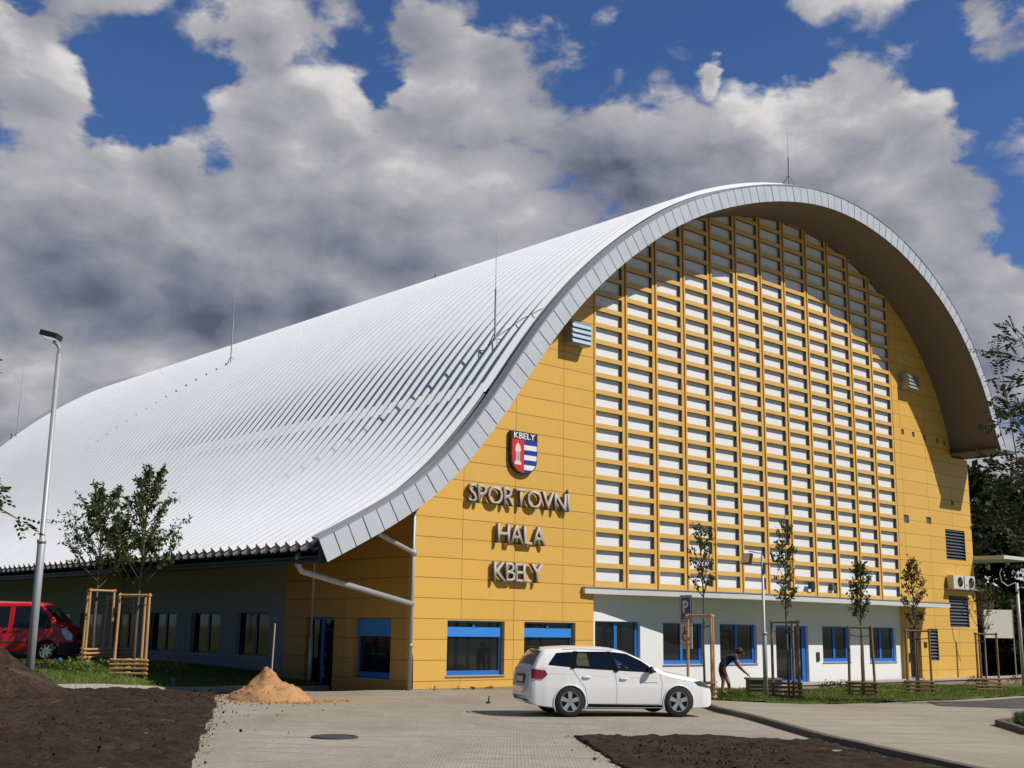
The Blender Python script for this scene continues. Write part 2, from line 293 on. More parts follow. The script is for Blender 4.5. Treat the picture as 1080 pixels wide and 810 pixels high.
# ground materials
def ground_mat(name,build):
    m=bpy.data.materials.new(name); m.use_nodes=True; t=m.node_tree; b=t.nodes['Principled BSDF']; b.inputs['Roughness'].default_value=.92; b.inputs['Specular IOR Level'].default_value=.2
    tc=N(t,'ShaderNodeTexCoord').outputs['Object']; c,h,st_,di=build(t,tc); t.links.new(c,b.inputs['Base Color'])
    if h is not None: t.links.new(N(t,'ShaderNodeBump',ins={'Height':h,'Strength':st_,'Distance':di}).outputs[0],b.inputs['Normal'])
    return m
def b_paving(t,tc,base=(.40,.36,.29),brick=True):
    mp=N(t,'ShaderNodeMapping',ins={0:tc,2:(0,0,R(-48))}).outputs[0]
    br=N(t,'ShaderNodeTexBrick',ins={'Vector':mp,'Color1':(*base,1),'Color2':(base[0]*.84,base[1]*.84,base[2]*.85,1),'Mortar':(.19,.16,.12,1),'Scale':5.0,'Mortar Size':.018,'Mortar Smooth':.4,'Bias':0})
    st1=Noise(t,N(t,'ShaderNodeMapping',ins={0:mp,3:(.35,1,1)}).outputs[0],.55,7,.62,.6); st2=Noise(t,tc,6,5,.7); st3=Noise(t,tc,.13,3,.5)
    k=Mth(t,'ADD',Mth(t,'MULTIPLY',st1,.55),Mth(t,'ADD',Mth(t,'MULTIPLY',st2,.2),Mth(t,'MULTIPLY',st3,.25)))
    tone=Ramp(t,k,[(.33,(.70,.66,.60)),(.5,(1,1,1)),(.68,(1.22,1.24,1.27))])
    c=Mix(t,1.0,br.outputs['Color'] if brick else base,tone,'MULTIPLY')
    for ang,sc_,po in ((-30,1.7,.0),(-62,1.1,7.3)):      # faint tyre tracks
        w_=N(t,'ShaderNodeTexWave',ins={'Vector':N(t,'ShaderNodeMapping',ins={0:tc,1:(po,0,0),2:(0,0,R(ang))}).outputs[0],'Scale':.16*sc_,'Distortion':1.2,'Detail':2,'Detail Scale':.4}).outputs['Fac']
        c=Mix(t,Mth(t,'MULTIPLY',Mth(t,'MULTIPLY',MapR(t,w_,.93,.985),MapR(t,st1,.42,.6)),.35),c,(.20,.165,.125))
    d=MapR(t,Noise(t,tc,1.3,8,.75,.4),.58,.68); c=Mix(t,Mth(t,'MULTIPLY',d,.45),c,(.20,.15,.10))
    lt=MapR(t,Noise(t,N(t,'ShaderNodeMapping',ins={0:mp,3:(.2,2.2,1)}).outputs[0],1.1,6,.7),.62,.72); c=Mix(t,Mth(t,'MULTIPLY',lt,.5),c,(.50,.47,.40))
    sx=N(t,'ShaderNodeSeparateXYZ',ins={0:tc}).outputs   # sand trodden into the paving round the heap
    ex_=Mth(t,'DIVIDE',Mth(t,'ADD',sx[0],13.6),3.4); ey_=Mth(t,'DIVIDE',Mth(t,'ADD',sx[1],2.6),2.3)
    dd=Mth(t,'SQRT',Mth(t,'ADD',Mth(t,'MULTIPLY',ex_,ex_),Mth(t,'MULTIPLY',ey_,ey_)))
    dd=Mth(t,'ADD',dd,Mth(t,'MULTIPLY',Mth(t,'SUBTRACT',st1,.5),1.6)); c=Mix(t,Mth(t,'MULTIPLY',MapR(t,dd,1.05,.45),.8),c,(.44,.29,.155))
    return c,Mth(t,'ADD',br.outputs['Fac'],Mth(t,'MULTIPLY',st2,-1.5)),-.25 if brick else .2,.01
def b_soil(t,tc):
    a=Noise(t,tc,1.1,8,.7); b=Noise(t,tc,9,6,.7); w=Noise(t,N(t,'ShaderNodeMapping',ins={0:tc,2:(0,0,R(50)),3:(.35,2.2,1)}).outputs[0],.8,6,.65)
    c=Ramp(t,Mth(t,'ADD',Mth(t,'MULTIPLY',a,.5),Mth(t,'MULTIPLY',b,.5)),[(.34,(.010,.006,.0035)),(.52,(.044,.027,.017)),(.68,(.095,.062,.041))])
    c=Mix(t,Mth(t,'MULTIPLY',MapR(t,w,.60,.72),.35),c,(.19,.145,.11)); return c,Mth(t,'ADD',b,a),.9,.05
def b_grass(t,tc):
    a=Noise(t,tc,.9,6,.65); b=Noise(t,tc,14,4,.7)
    c=Ramp(t,Mth(t,'ADD',Mth(t,'MULTIPLY',a,.6),Mth(t,'MULTIPLY',b,.4)),[(.3,(.05,.065,.015)),(.5,(.10,.135,.028)),(.7,(.19,.22,.055))])
    c=Mix(t,MapR(t,Noise(t,tc,.5,6,.7),.58,.70),c,(.17,.135,.07)); return c,b,.8,.05
def b_asph(t,tc):
    a=Noise(t,tc,.5,6,.6); b=Noise(t,tc,40,2,.5)
    c=Ramp(t,Mth(t,'ADD',Mth(t,'MULTIPLY',a,.7),Mth(t,'MULTIPLY',b,.3)),[(.3,(.075,.07,.065)),(.7,(.13,.12,.11))]); return c,b,.3,.01
def b_far(t,tc):
    a=Noise(t,tc,.05,6,.6); b=Noise(t,tc,2,5,.6)
    c=Ramp(t,Mth(t,'ADD',Mth(t,'MULTIPLY',a,.6),Mth(t,'MULTIPLY',b,.4)),[(.35,(.06,.085,.025)),(.6,(.15,.14,.08)),(.75,(.22,.19,.13))]); return c,b,.4,.05
GP=ground_mat('beige_paving',b_paving); GC=ground_mat('beige_concrete',lambda t,tc:b_paving(t,tc,(.36,.32,.25),False)); GS=ground_mat('dark_soil',b_soil); GG=ground_mat('lawn_base',b_grass); GA=ground_mat('asphalt',b_asph); GFAR=ground_mat('rough_ground',b_far)
# one ground sheet reaching the horizon (graded grid, sits just under the near surfaces)
def axis(a,b,step,far):
    l=[a+i*step for i in range(int((b-a)/step)+1)]; s=step; lo=l[0]; hi=l[-1]
    while hi<far: s*=1.6; lo-=s; hi+=s; l=[lo]+l+[hi]
    return l
gx=axis(-50,60,2.5,2500); gy=axis(-45,60,2.5,2500); mb=MB(); vs=[];fs=[]
for y in gy:
    for x in gx:
        z=gF(x,y)-.12
        vs.append((x,y,z))
nx=len(gx)
for j in range(len(gy)-1):
    for i in range(nx-1): fs.append((j*nx+i,j*nx+i+1,(j+1)*nx+i+1,(j+1)*nx+i))
g=mb.add(vs,fs).build('ground',GFAR,fix=False); g['kind']='structure'
K0=(-7.9,4.43); K1=(-18.6,1.40); kd=(K1[0]-K0[0],K1[1]-K0[1]); kl=math.hypot(*kd); kd=(kd[0]/kl,kd[1]/kl)
PK=[(-7.14,-11.23),(-11.97,-17.29),(-14.59,-21.12)]       # parking edge of the raised walkway
pav=drape('parking_paving',[(-45,-45),(-17.2,-45),(-17.2,-25),(-12.2,-17.62),(-7.2,-11.3),(-4.5,-8.2),(-4,.2),(-7.85,4.44),(-18.6,1.4),(-45,1.4)],gF,0,1.0,GP,convex=False)
# raised walkway and lawn on the right
kx=[(-3.9,-7.6),(-7.14,-11.23),(-11.97,-17.29),(-17.0,-24.6)]
drape('walkway',[(-3.9,-7.6),(-7.14,-11.23),(-11.97,-17.29),(-17.0,-24.6),(-17,-45),(60,-45),(60,-9.0),(11.7,-9.7),(1.6,-10.75),(-2.8,-10.6),(-3.6,-9.0)],gR,0,1.0,GC,convex=False)
drape('yard_strip',[(-4.6,-8.2),(-3.9,-7.6),(1.5,.35),(-4.2,.3)],gF,.006,.8,GP,convex=False)
drape('asphalt_road',[(2.4,-11.2),(11.7,-10.4),(60,-9.9),(60,-13.5),(8,-15.5),(1.0,-14.6),(.2,-12.8)],gR,.012,1.0,GA,convex=False)
rl=drape('lawn',[(-3.6,-8.9),(-2.8,-10.6),(1.6,-10.75),(11.7,-9.7),(60,-9.0),(60,-1.0),(8.5,-1.0),(1.2,-1.0)],gR,.02,.35,GG,noise=lambda x,y:.05*fbm(x,y,.9),convex=False)
ll=drape('lawn',[(K1[0]-6,K1[1]-1.3),(K1[0],K1[1]+.16),(-7.86,4.6),(-7.86,52),(-60,52),(-60,2)],gL,.0,.6,GG,noise=lambda x,y:.04*fbm(x,y,.8),skirt=.4)
# soil beds
def sn(x,y): return .05*fbm(x,y,1.2)+.085*fbm(x+9,y,4,6)
drape('soil_bed',[(-13.15,2.62),(-19.9,.88),(-26,.2),(-32,-14),(-30,-26),(-25.7,-19.8),(-23.34,-15.82),(-17.17,-4.97)],gF,.055,.11,GS,noise=sn,kind='structure',skirt=.15)
drape('soil_bed',[(-15.76,-14.92),(-13.7,-15.94),(-12.2,-17.35),(-15.2,-21.7),(-19.4,-27),(-25,-27)],gF,.035,.09,GS,noise=lambda x,y:sn(x,y)*.5,kind='structure',skirt=.15)
# ---------------------------------------------------------------- sports hall: section of the roof
TOP=[(-13.05,4.05),(-11.25,4.98),(-9.9,5.8),(-8.67,6.82),(-7.55,8.02),(-6.58,9.25),(-5.7,10.45),(-4.69,11.72),(-3.57,12.95),(-2.39,14.07),(-1.1,15.15),(.76,16.5),(2.42,17.5),(4.3,18.4),(7.0,19.4),(9.8,20.1),(12.3,20.4),(15.0,20.28),(17.9,19.65),(20.6,18.45),(22.8,16.9),(24.35,15.2),(25.45,13.5),(26.15,11.75),(26.6,10.9)]
def cr_spline(P,n=12):
    o=[]; Q=[(2*P[0][0]-P[1][0],2*P[0][1]-P[1][1])]+P+[(2*P[-1][0]-P[-2][0],2*P[-1][1]-P[-2][1])]
    for i in range(1,len(Q)-2):
        for k in range(n):
            t=k/n; o.append(tuple(.5*((2*Q[i][a])+(-Q[i-1][a]+Q[i+1][a])*t+(2*Q[i-1][a]-5*Q[i][a]+4*Q[i+1][a]-Q[i+2][a])*t*t+(-Q[i-1][a]+3*Q[i][a]-3*Q[i+1][a]+Q[i+2][a])*t**3) for a in (0,1)))
    o.append(P[-1]); return o
def resample(P,d):
    s=[0]
    for a,b in zip(P,P[1:]): s.append(s[-1]+math.dist(a,b))
    n=round(s[-1]/d); out=[];j=0
    for k in range(n+1):
        t=s[-1]*k/n
        while j<len(s)-2 and s[j+1]<t: j+=1
        f=(t-s[j])/max(1e-9,s[j+1]-s[j]); out.append((P[j][0]+(P[j+1][0]-P[j][0])*f,P[j][1]+(P[j+1][1]-P[j][1])*f))
    return out
prof=resample(cr_spline(TOP),.25)
for _ in range(14): prof=[prof[0]]+[((a[0]+2*b[0]+c[0])/4,(a[1]+2*b[1]+c[1])/4) for a,b,c in zip(prof,prof[1:],prof[2:])]+[prof[-1]]
prof=resample(prof,.25)
def normals(P):
    o=[]
    for i in range(len(P)):
        a=P[max(0,i-1)]; b=P[min(len(P)-1,i+1)]; d=math.dist(a,b); o.append((-(b[1]-a[1])/d,(b[0]-a[0])/d))
    return o
pn=normals(prof)
def offp(i,h): return (prof[i][0]+pn[i][0]*h,prof[i][1]+pn[i][1]*h)
def thk(i):
    t=i/len(prof); return .66 if t<.75 else .66-.22*(t-.75)/.25
bot=[offp(i,-thk(i)) for i in range(len(prof))]
def zs(x):
    for a,b in zip(bot,bot[1:]):
        if a[0]<=x<=b[0]: return a[1]+(b[1]-a[1])*(x-a[0])/(b[0]-a[0])
    return bot[0][1] if x<bot[0][0] else 10.6
YF,YB=-2.5,51.0
hall=empty('sports_hall',(9.5,20,-.6),0,'large yellow sports hall with wavy white metal roof and raised name letters','sports hall')
def part(mb,name,m,parent=None,smooth=False,fix=True): return mb.build(name,m,parent or hall,world=(parent is None),smooth=smooth,fix=fix)
# corrugated roof sheet
def roof_sheet(i0,i1,drop,name,H=.25,sl=.09):
    p=.532; nr=int((YB-YF-.5)/p); secs=[]
    for k in range(nr+1):
        y=YF+.30+k*p; secs+=[(y,0),(y+.13,0),(y+.22,0),(y+.22,sl),(y+.13,sl),(y+.27,H),(y+.33,H),(y+.50,.0)] if k<nr else [(y,0)]
    vs=[];fs=[];ns=len(secs)
    for i in range(i0,i1+1):
        for (y,h) in secs:
            hh=h+.03-drop-(.30*((26-i)/26)**1.5 if i<26 else 0); q=offp(i,hh); vs.append((q[0],y,q[1]))
    for i in range(i1-i0):
        for j in range(ns-1): fs.append((i*ns+j,(i+1)*ns+j,(i+1)*ns+j+1,i*ns+j+1))
    mb=MB(); mb.add(vs,fs); mb.mi=[1 if (j%8) in (1,2,3) else 0 for i in range(i1-i0) for j in range(ns-1)]; return mb
ij=min(range(len(prof)),key=lambda i:abs(prof[i][0]+6.75))
roof=part(roof_sheet(ij,len(prof)-1,0,'roof'),'roof',[M['roof'],M['slot_shade']],fix=False)
part(roof_sheet(0,ij+1,.012,'r',.30,.15),'lower_roof_sheet',[M['roof'],M['slot_shade']],fix=False)
# underlay (closes the sheet from below), soffit
def strip(P,y0,y1,flip=False,ny=1):
    vs=[];fs=[]
    for x,z in P:
        for k in range(ny+1): vs.append((x,y0+(y1-y0)*k/ny,z))
    n=ny+1
    for i in range(len(P)-1):
        for k in range(ny): fs.append((i*n+k,(i+1)*n+k,(i+1)*n+k+1,i*n+k+1))
    mb=MB(); mb.add(vs,fs); return mb
part(strip([offp(i,-.05-(.30*((26-i)/26)**1.5 if i<26 else 0)) for i in range(len(prof))],YF+.1,YB-.1),'roof_deck',M['dark'],fix=False)
part(strip(bot,YF+.06,YB-.06),'soffit',M['soff'],fix=False)
# fascia: backing + separate cassettes + trim, front and back
def fascia(y,s,name):
    mb=MB()
    P0=[offp(i,-.02) for i in range(len(prof))]; P1=[offp(i,-thk(i)+.01) for i in range(len(prof))]
    n=len(prof); vs=[(x,y+s*.03,z) for x,z in P0]+[(x,y+s*.03,z) for x,z in P1]; vs+=[(x,y+s*.12,z) for x,z in P0]+[(x,y+s*.12,z) for x,z in P1]
    fs=[(i,i+1,n+i+1,n+i) for i in range(n-1)]+[(2*n+i,2*n+i+1,3*n+i+1,3*n+i) for i in range(n-1)]+[(i,i+1,2*n+i+1,2*n+i) for i in range(n-1)]+[(n+i,n+i+1,3*n+i+1,3*n+i) for i in range(n-1)]+[(0,n,3*n,2*n),(n-1,2*n-1,4*n-1,3*n-1)]
    mb.add(vs,fs,1)
    fine=resample(prof,.05); fn=normals(fine); L=len(fine); seg=.52/.05; a=0.0
    def th(t): return .66 if t<.75 else .66-.22*(t-.75)/.25
    def at(u,h):
        u=min(L-1.001,max(0,u)); i=int(u); f=u-i; x=fine[i][0]+(fine[i+1][0]-fine[i][0])*f; z=fine[i][1]+(fine[i+1][1]-fine[i][1])*f; q=fn[i]; return (x+q[0]*h,z+q[1]*h)
    while a<L-3:
        u0=a+.35; u1=min(L-1.001,a+seg-.35); j=random.uniform(-.005,.005)
        up=[at(u,0) for u in (u0,(u0+u1)/2,u1)]; dn_=[at(u,-th(u/L)) for u in (u0,(u0+u1)/2,u1)]
        vv=[(x,y+j*s,z) for x,z in up]+[(x,y+j*s,z) for x,z in dn_]; vv+=[(x,yy+s*.028,z) for x,yy,z in vv]
        mb.add(vv,[(0,1,4,3),(1,2,5,4),(0,3,9,6),(2,8,11,5),(0,6,7,1),(1,7,8,2),(3,4,10,9),(4,5,11,10)],0)
        a+=seg
    f=part(mb,name,[M['fasc'],M['gap']])
    up_=.05 if s>0 else .42; tb=MB(); A=[offp(i,up_) for i in range(n)]; A2=[offp(i,.0) for i in range(n)]; y0,y1=y-s*.02,y+s*.29
    vs=[(x,y0,z) for x,z in A]+[(x,y1,z) for x,z in [offp(i,up_+.05) for i in range(n)]]+[(x,y0,z) for x,z in A2]+[(x,y1,z) for x,z in A2]
    tb.add(vs,[(i,i+1,n+i+1,n+i) for i in range(n-1)]+[(i,i+1,2*n+i+1,2*n+i) for i in range(n-1)]+[(n+i,n+i+1,3*n+i+1,3*n+i) for i in range(n-1)]+[(0,2*n,3*n,n),(n-1,3*n-1,4*n-1,2*n-1)])
    part(tb,'edge_trim',M['trim'])
fascia(YF,1,'fascia'); fascia(YB,-1,'fascia')
# left eave: dark end board, gutter; right eave flange
eb=MB(); e0=bot[0]; t0=prof[0]
eb.box(e0[0]-.02,e0[0]+.10,YF+.14,YB-.14,e0[1]+.02,e0[1]+.20); part(eb,'eave_board',M['dark'])
gb=MB(); gb.tube([(e0[0]-.02,YF+.25,e0[1]+.06),(e0[0]-.02,YB-.3,e0[1]+.06)],.07,10); gb.box(e0[0]-.1,e0[0]-.025,YF+.14,YF+.3,e0[1]-.02,t0[1]-.06)
part(gb,'gutter',M['dark'])
rb=MB(); rb.box(25.7,27.75,YF+.02,YB,10.70,10.79); part(rb,'right_eave',M['soff'])
rb=MB(); rb.box(26.2,27.85,YF-.01,YB+.01,10.793,10.84); part(rb,'eave_flashing',M['trim'])
# ---------------------------------------------------------------- facade plates
def soffit_pts(x0,x1,st=.4,d=-.04):
    n=max(1,int((x1-x0)/st)); return [(x0+(x1-x0)*k/n,zs(x0+(x1-x0)*k/n)+.06) for k in range(n+1)]
LX0=.03; CP_=1.709; LX1=LX0+12*CP_; ZB=-1.6; WB=20.8
W1=(-6.54,.32,-4.13,2.02); W2=(-3.26,.32,-.86,2.02)
pl=soffit_pts(-7.9,LX0)
left=plate_mesh([(-7.9,ZB),(LX0,ZB)]+pl[::-1],[rect(W1[0],W1[1],W1[2],W1[3]),rect(W2[0],W2[1],W2[2],W2[3])],.3,FX(0))
part(left,'yellow_front_wall',M['yel'])
BD=(20.98,-.24,22.0,2.10); LS=(22.76,.60,23.6,2.06); L1=(24.82,2.18,26.72,3.68); L2=(24.85,5.45,26.77,6.93)
pr=soffit_pts(LX1,25.62,.3)
small=[(21.04,6.98,21.5,7.36),(23.1,7.08,23.56,7.4),(21.22,11.24,21.46,11.5),(22.2,11.23,22.44,11.48),(23.25,11.2,23.49,11.46),(24.48,11.18,24.72,11.44),(25.2,11.16,25.44,11.42),(25.6,8.17,25.85,8.4)]
right=plate_mesh([(27.5,ZB),(27.5,10.6),(25.9,10.6)]+pr[::-1]+[(LX1,3.22),(WB,3.22),(WB,ZB)],[rect(BD[0],BD[1],BD[2],BD[3]),rect(*LS),rect(*L1),rect(*L2)]+[rect(*r) for r in small],.3,FX(0))
part(right,'yellow_front_wall',M['yel'])
mid=plate_mesh([(LX0,3.1),(LX1,3.1)]+soffit_pts(LX0,LX1)[::-1],[],.12,FX(.145)); part(mid,'lattice_backing',M['lwhite'])
WD=dict(A=(.41,.60,2.79,2.10),B=(4.05,.56,6.44,2.09),C=(7.42,.56,9.79,2.09),D=(14.41,.58,16.52,2.09),E=(18.06,.56,20.3,2.09)); DR=(11.07,-.24,13.36,2.08)
wh=plate_mesh([(LX0+.002,ZB),(WB-.002,ZB),(WB-.002,3.098),(LX0+.002,3.098)],[rect(*r) for r in WD.values()]+[rect(*DR)],.28,FX(.30)); part(wh,'white_front_wall',M['white'])
mb=MB(); mb.box(LX0,WB,.31,.5,3.1,3.28); part(mb,'wall_band',M['white'])
mb=MB(); mb.box(WB-.003,WB+.03,.0-.004,.3,-.3,3.025); part(mb,'reveal_strip',M['lat'])
# lattice: bays of crossbars and mullions, cut off under the roof
ZL=3.285
lat=MB().box(LX0,LX0+.001,.1,.101,3.3,3.301).build('lattice',M['groove'],hall,world=True)
rowz=lambda k: 3.35+ .63*k   # first bar is the bottom frame
for c in range(12):
    a=LX0+c*CP_; b=a+CP_; mb=MB()
    k=0
    while True:
        z0,z1=(ZL,rowz(k)+.15) if k==0 else (rowz(k)-.02,rowz(k)+.15)
        if z0>max(zs(a),zs(b)): break
        xa,xb=a+.13,b-.17
        if zs(xa)+.15<z1:
            while xa<xb and zs(xa)+.15<z1: xa+=.05
        if zs(xb)+.15<z1:
            while xb>xa and zs(xb)+.15<z1: xb-=.05
        if xb-xa>.1: mb.box(xa,xb,.004,.022,z0,z1); mb.box(xa,xb,.022,.142,z0+.004,z1-.004,1)
        k+=1
    mb.build('crossbars',[M['lat'],M['body']],lat)
def sloped_bar(mb,x0,x1,y0,y1,zb,mi=0):
    vs=[(x,y,z) for (x,zt) in ((x0,zs(x0)+.1),(x1,zs(x1)+.1)) for y in (y0,y1) for z in (zb,zt)]
    mb.add(vs,[(0,1,3,2),(4,6,7,5),(0,4,5,1),(2,3,7,6),(0,2,6,4),(1,5,7,3)],mi)
for c in range(13):
    x=LX0+c*CP_; mb=MB()
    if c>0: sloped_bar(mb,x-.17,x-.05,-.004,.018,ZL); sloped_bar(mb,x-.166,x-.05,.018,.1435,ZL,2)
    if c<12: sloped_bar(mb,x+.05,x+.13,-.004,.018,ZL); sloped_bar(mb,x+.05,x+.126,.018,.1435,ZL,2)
    sloped_bar(mb,x-.049,x+.049,.028,.1425,ZL,1)
    mb.build('mullion',[M['lat'],M['groove'],M['body']],lat)
# canopy: slender slab widening from the left
mb=MB()
def slab(mb,pts,z0,z1,mi=0):
    n=len(pts); mb.add([(x,y,z0) for x,y in pts]+[(x,y,z1) for x,y in pts],[tuple(range(n)),tuple(range(2*n-1,n-1,-1))]+[(i,(i+1)%n,(i+1)%n+n,i+n) for i in range(n)],mi)
cpts=[(-.55,-.02),(-.55,-.16),(1.0,-.26),(5.8,-1.1),(7.2,-1.25),(22.6,-1.25),(22.6,-.02)]
slab(mb,cpts,3.03,3.235); cano=part(mb,'entrance_canopy',M['canopy'])
mb=MB(); slab(mb,[(x-.02*(x<0),y-.03*(y<-.1)) for x,y in cpts],3.238,3.272); mb.build('flashing',M['trim'],cano)
mb=MB(); mb.box(-.54,22.6,-.02,.31,3.04,3.23); mb.build('canopy_root',M['canopy'],cano)
# ---------------------------------------------------------------- windows and doors
def win_frame(xf,u0,v0,u1,v1,w,t=.075,mull=(),sill=.13,right=.16):
    """xf(u,v,w): frame bars set at depth w inside the opening"""
    mb=MB()
    def bar(a,b,c,d,d0,d1):
        vs=[xf(u,v,ww) for ww in (d0,d1) for u,v in ((a,b),(c,b),(c,d),(a,d))]; mb.add(vs,[(3,2,1,0),(4,5,6,7),(0,1,5,4),(1,2,6,5),(2,3,7,6),(3,0,4,7)])
    bar(u0,v0,u1,v0+sill,w,w+.09); bar(u0,v1-t,u1,v1,w,w+.09); bar(u0,v0+sill,u0+t,v1-t,w,w+.09); bar(u1-right,v0+sill,u1,v1-t,w,w+.09)
    for m_ in mull: bar(m_-.075,v0+sill,m_+.075,v1-t,w+.002,w+.088)
    return mb,bar
def window(xf,r,w,mull=(),parent=None,transom=False,name='window',fm='blue',sill=.13,right=.16,t=.075):
    u0,v0,u1,v1=r; mb,bar=win_frame(xf,u0+.002,v0+.002,u1-.002,v1-.002,w,mull=mull,sill=sill,right=right,t=t)
    f=part(mb,name,M[fm])
    if transom:
        h=v1-v0; q=MB(); mb2=MB()
        vs=lambda a,b,c,d,d0,d1:[xf(u,v,ww) for ww in (d0,d1) for u,v in ((a,b),(c,b),(c,d),(a,d))]
        F6=[(3,2,1,0),(4,5,6,7),(0,1,5,4),(1,2,6,5),(2,3,7,6),(3,0,4,7)]
        mb2.add(vs(u0+.03,v1-.50,u1-.08,v1-.20,w-.03,w+.05),F6); mb2.add(vs((u0+u1)/2-.05,v1-.22,(u0+u1)/2+.02,v1-.10,w-.03,w),F6); mb2.build('transom_panel',M['navy'],f,world=False); 
        for ch in f.children: ch.location=(0,0,0)
    g=MB(); vs=[xf(u,v,ww) for ww in (w+.04,w+.055) for u,v in ((u0+.02,v0+.02),(u1-.02,v0+.02),(u1-.02,v1-.02),(u0+.02,v1-.02))]
    g.add(vs,[(3,2,1,0),(4,5,6,7),(0,1,5,4),(1,2,6,5),(2,3,7,6),(3,0,4,7)]); g.build('pane',M['glass'],f)
    s=MB(); vs=[xf(u,v,ww) for ww in (-.05,w) for u,v in ((u0-.03,v0-.035),(u1+.03,v0-.035),(u1+.03,v0-.003),(u0-.03,v0-.003))]
    s.add(vs,[(3,2,1,0),(4,5,6,7),(0,1,5,4),(1,2,6,5),(2,3,7,6),(3,0,4,7)]); s.build('sill',M['galv'],f)
    # dim room wall behind is not visible through the dark glazing
    return f
for r in (W1,W2): window(FX(0),r,.16,transom=True,sill=.14,right=.1,t=.05)
for k,r in WD.items(): window(FX(.30),r,.13,mull=((r[0]+r[2])/2+.0,),right=.16,t=.04,sill=.15)
def door(xf,r,w,mull=(),leafm='blue',name='door',rt=.16,hx=None):
    u0,v0,u1,v1=r; mb,bar=win_frame(xf,u0+.002,v0,u1-.002,v1-.002,w,mull=mull,sill=.10,right=rt,t=.09)
    f=part(mb,name,M[leafm]); g=MB(); vs=[xf(u,v,ww) for ww in (w+.04,w+.055) for u,v in ((u0+.02,v0+.02),(u1-.02,v0+.02),(u1-.02,v1-.02),(u0+.02,v1-.02))]
    g.add(vs,[(3,2,1,0),(4,5,6,7),(0,1,5,4),(1,2,6,5),(2,3,7,6),(3,0,4,7)]); g.build('pane',M['glass'],f)
    h=MB(); hx=hx or (u0+u1)/2+.15; h.tube([xf(hx,v0+.85,w-.05),xf(hx,v0+1.25,w-.05)],.018,6); h.tube([xf(hx,v0+.9,w-.05),xf(hx,v0+.9,w+.03)],.012,6); h.tube([xf(hx,v0+1.2,w-.05),xf(hx,v0+1.2,w+.03)],.012,6); h.build('handle',M['galv'],f); return f
door(FX(.30),DR,.13,mull=(12.35,),rt=.30)
door(FX(0),BD,.18,rt=.09)
# louvred windows on the right
def louvre(r,m='glass'):
    u0,v0,u1,v1=r; mb=MB(); mb.box(u0+.01,u1-.01,.14,.2,v0+.01,v1-.01); f=part(mb,'louvred_window',M['black'])
    s=MB(); n=int((v1-v0)/.155)
    for k in range(n+1):
        z=v0+.04+(v1-v0-.08)*k/n
        s.add([(u0+.05,.02,z-.025),(u1-.05,.02,z-.025),(u1-.05,.12,z+.03),(u0+.05,.12,z+.03),(u0+.05,.02,z-.045),(u1-.05,.02,z-.045),(u1-.05,.12,z+.01),(u0+.05,.12,z+.01)],[(0,1,2,3),(7,6,5,4),(0,4,5,1),(3,2,6,7),(0,3,7,4),(1,5,6,2)])
    s.build('slats',mat('louvre_grey',(.16,.17,.20),.5,.3),f)
    b=MB(); b.box(u0+.002,u0+.05,.015,.13,v0+.002,v1-.002); b.box(u1-.05,u1-.002,.015,.13,v0+.002,v1-.002); b.box(u0+.05,u1-.05,.02,.12,v0+.002,v0+.02); b.build('louvre_frame',M['dark'],f)
for r in (LS,L1,L2): louvre(r)
for r in small:
    mb=MB(); mb.box(r[0]+.01,r[2]-.01,.06,.1,r[1]+.01,r[3]-.01); part(mb,'wall_vent',mat('vent_grey',(.10,.10,.10),.6))
# air-conditioning units
for x0 in (24.62,25.72):
    mb=MB(); mb.box(x0,x0+.98,-.42,-.08,4.04,4.66); u=part(mb,'air_conditioner',mat('ac_cream',(.62,.60,.54),.5,nv=.03))
    g=MB(); g.lathe([(.24,-.425),(.24,-.445),(.20,-.445),(.20,-.43),(.0,-.43)],(x0+.62,0,4.35),'y',20); 
    for k in range(8): 
        a=k*math.pi/8; dx,dz=.22*math.cos(a),.22*math.sin(a); g.tube([(x0+.62-dx,-.442,4.35-dz),(x0+.62+dx,-.442,4.35+dz)],.008,4)
    g.build('fan_grille',M['dark'],u)
mb=MB(); mb.box(24.5,26.85,-.44,0,3.98,4.035); part(mb,'bracket',M['galv'])
# supply louvre boxes under the arch
def lbox(x0,x1,z0,z1,m1,d=.45,name='ventilation_box'):
    mb=MB(); mb.box(x0,x1,-d,-.002,z0,z1); f=part(mb,name,M['trim']); s=MB(); n=4
    for k in range(n):
        a=z0+.03+(z1-z0-.06)*k/n; b=a+(z1-z0-.06)/n-.05
        s.add([(x0+.02,-d-.07,a),(x1-.02,-d-.07,a),(x1-.02,-d-.012,b),(x0+.02,-d-.012,b),(x0+.02,-d-.003,a),(x1-.02,-d-.003,a),(x1-.02,-d-.003,b),(x0+.02,-d-.003,b)],[(0,1,2,3),(0,4,5,1),(0,3,7,4),(1,5,6,2),(3,2,6,7)])
    s.build('louvre_blades',m1,f)
lbox(-1.55,-.55,11.80,12.62,mat('blue_steel',(.33,.43,.55),.4,.4))
lbox(21.3,22.3,13.45,14.2,mat('grey_steel',(.30,.27,.22),.5,.3))
# light, plaque and call box on the walls
mb=MB(); mb.box(21.1,21.45,-.14,-.004,2.34,2.46); mb.box(21.55,21.65,-.2,-.004,2.40,2.52); part(mb,'wall_light',M['plate'])
mb=MB(); mb.box(22.25,22.5,-.03,-.004,1.2,1.45); part(mb,'plaque',M['dark'])
mb=MB(); mb.box(13.9,14.1,.25,.298,.62,1.0); part(mb,'call_box',M['dark'])
mb=MB(); mb.box(20.86,20.94,-.06,-.004,.55,.95); part(mb,'call_box',M['dark'])
mb=MB(); mb.box(14.8,15.1,.0-.03,.165,3.62,3.86); part(mb,'small_wall_box',mat('olive_box',(.08,.085,.04),.6))
mb=MB(); mb.box(13.05,13.35,-.15,.0,3.62,3.90); part(mb,'floodlight',M['black'])
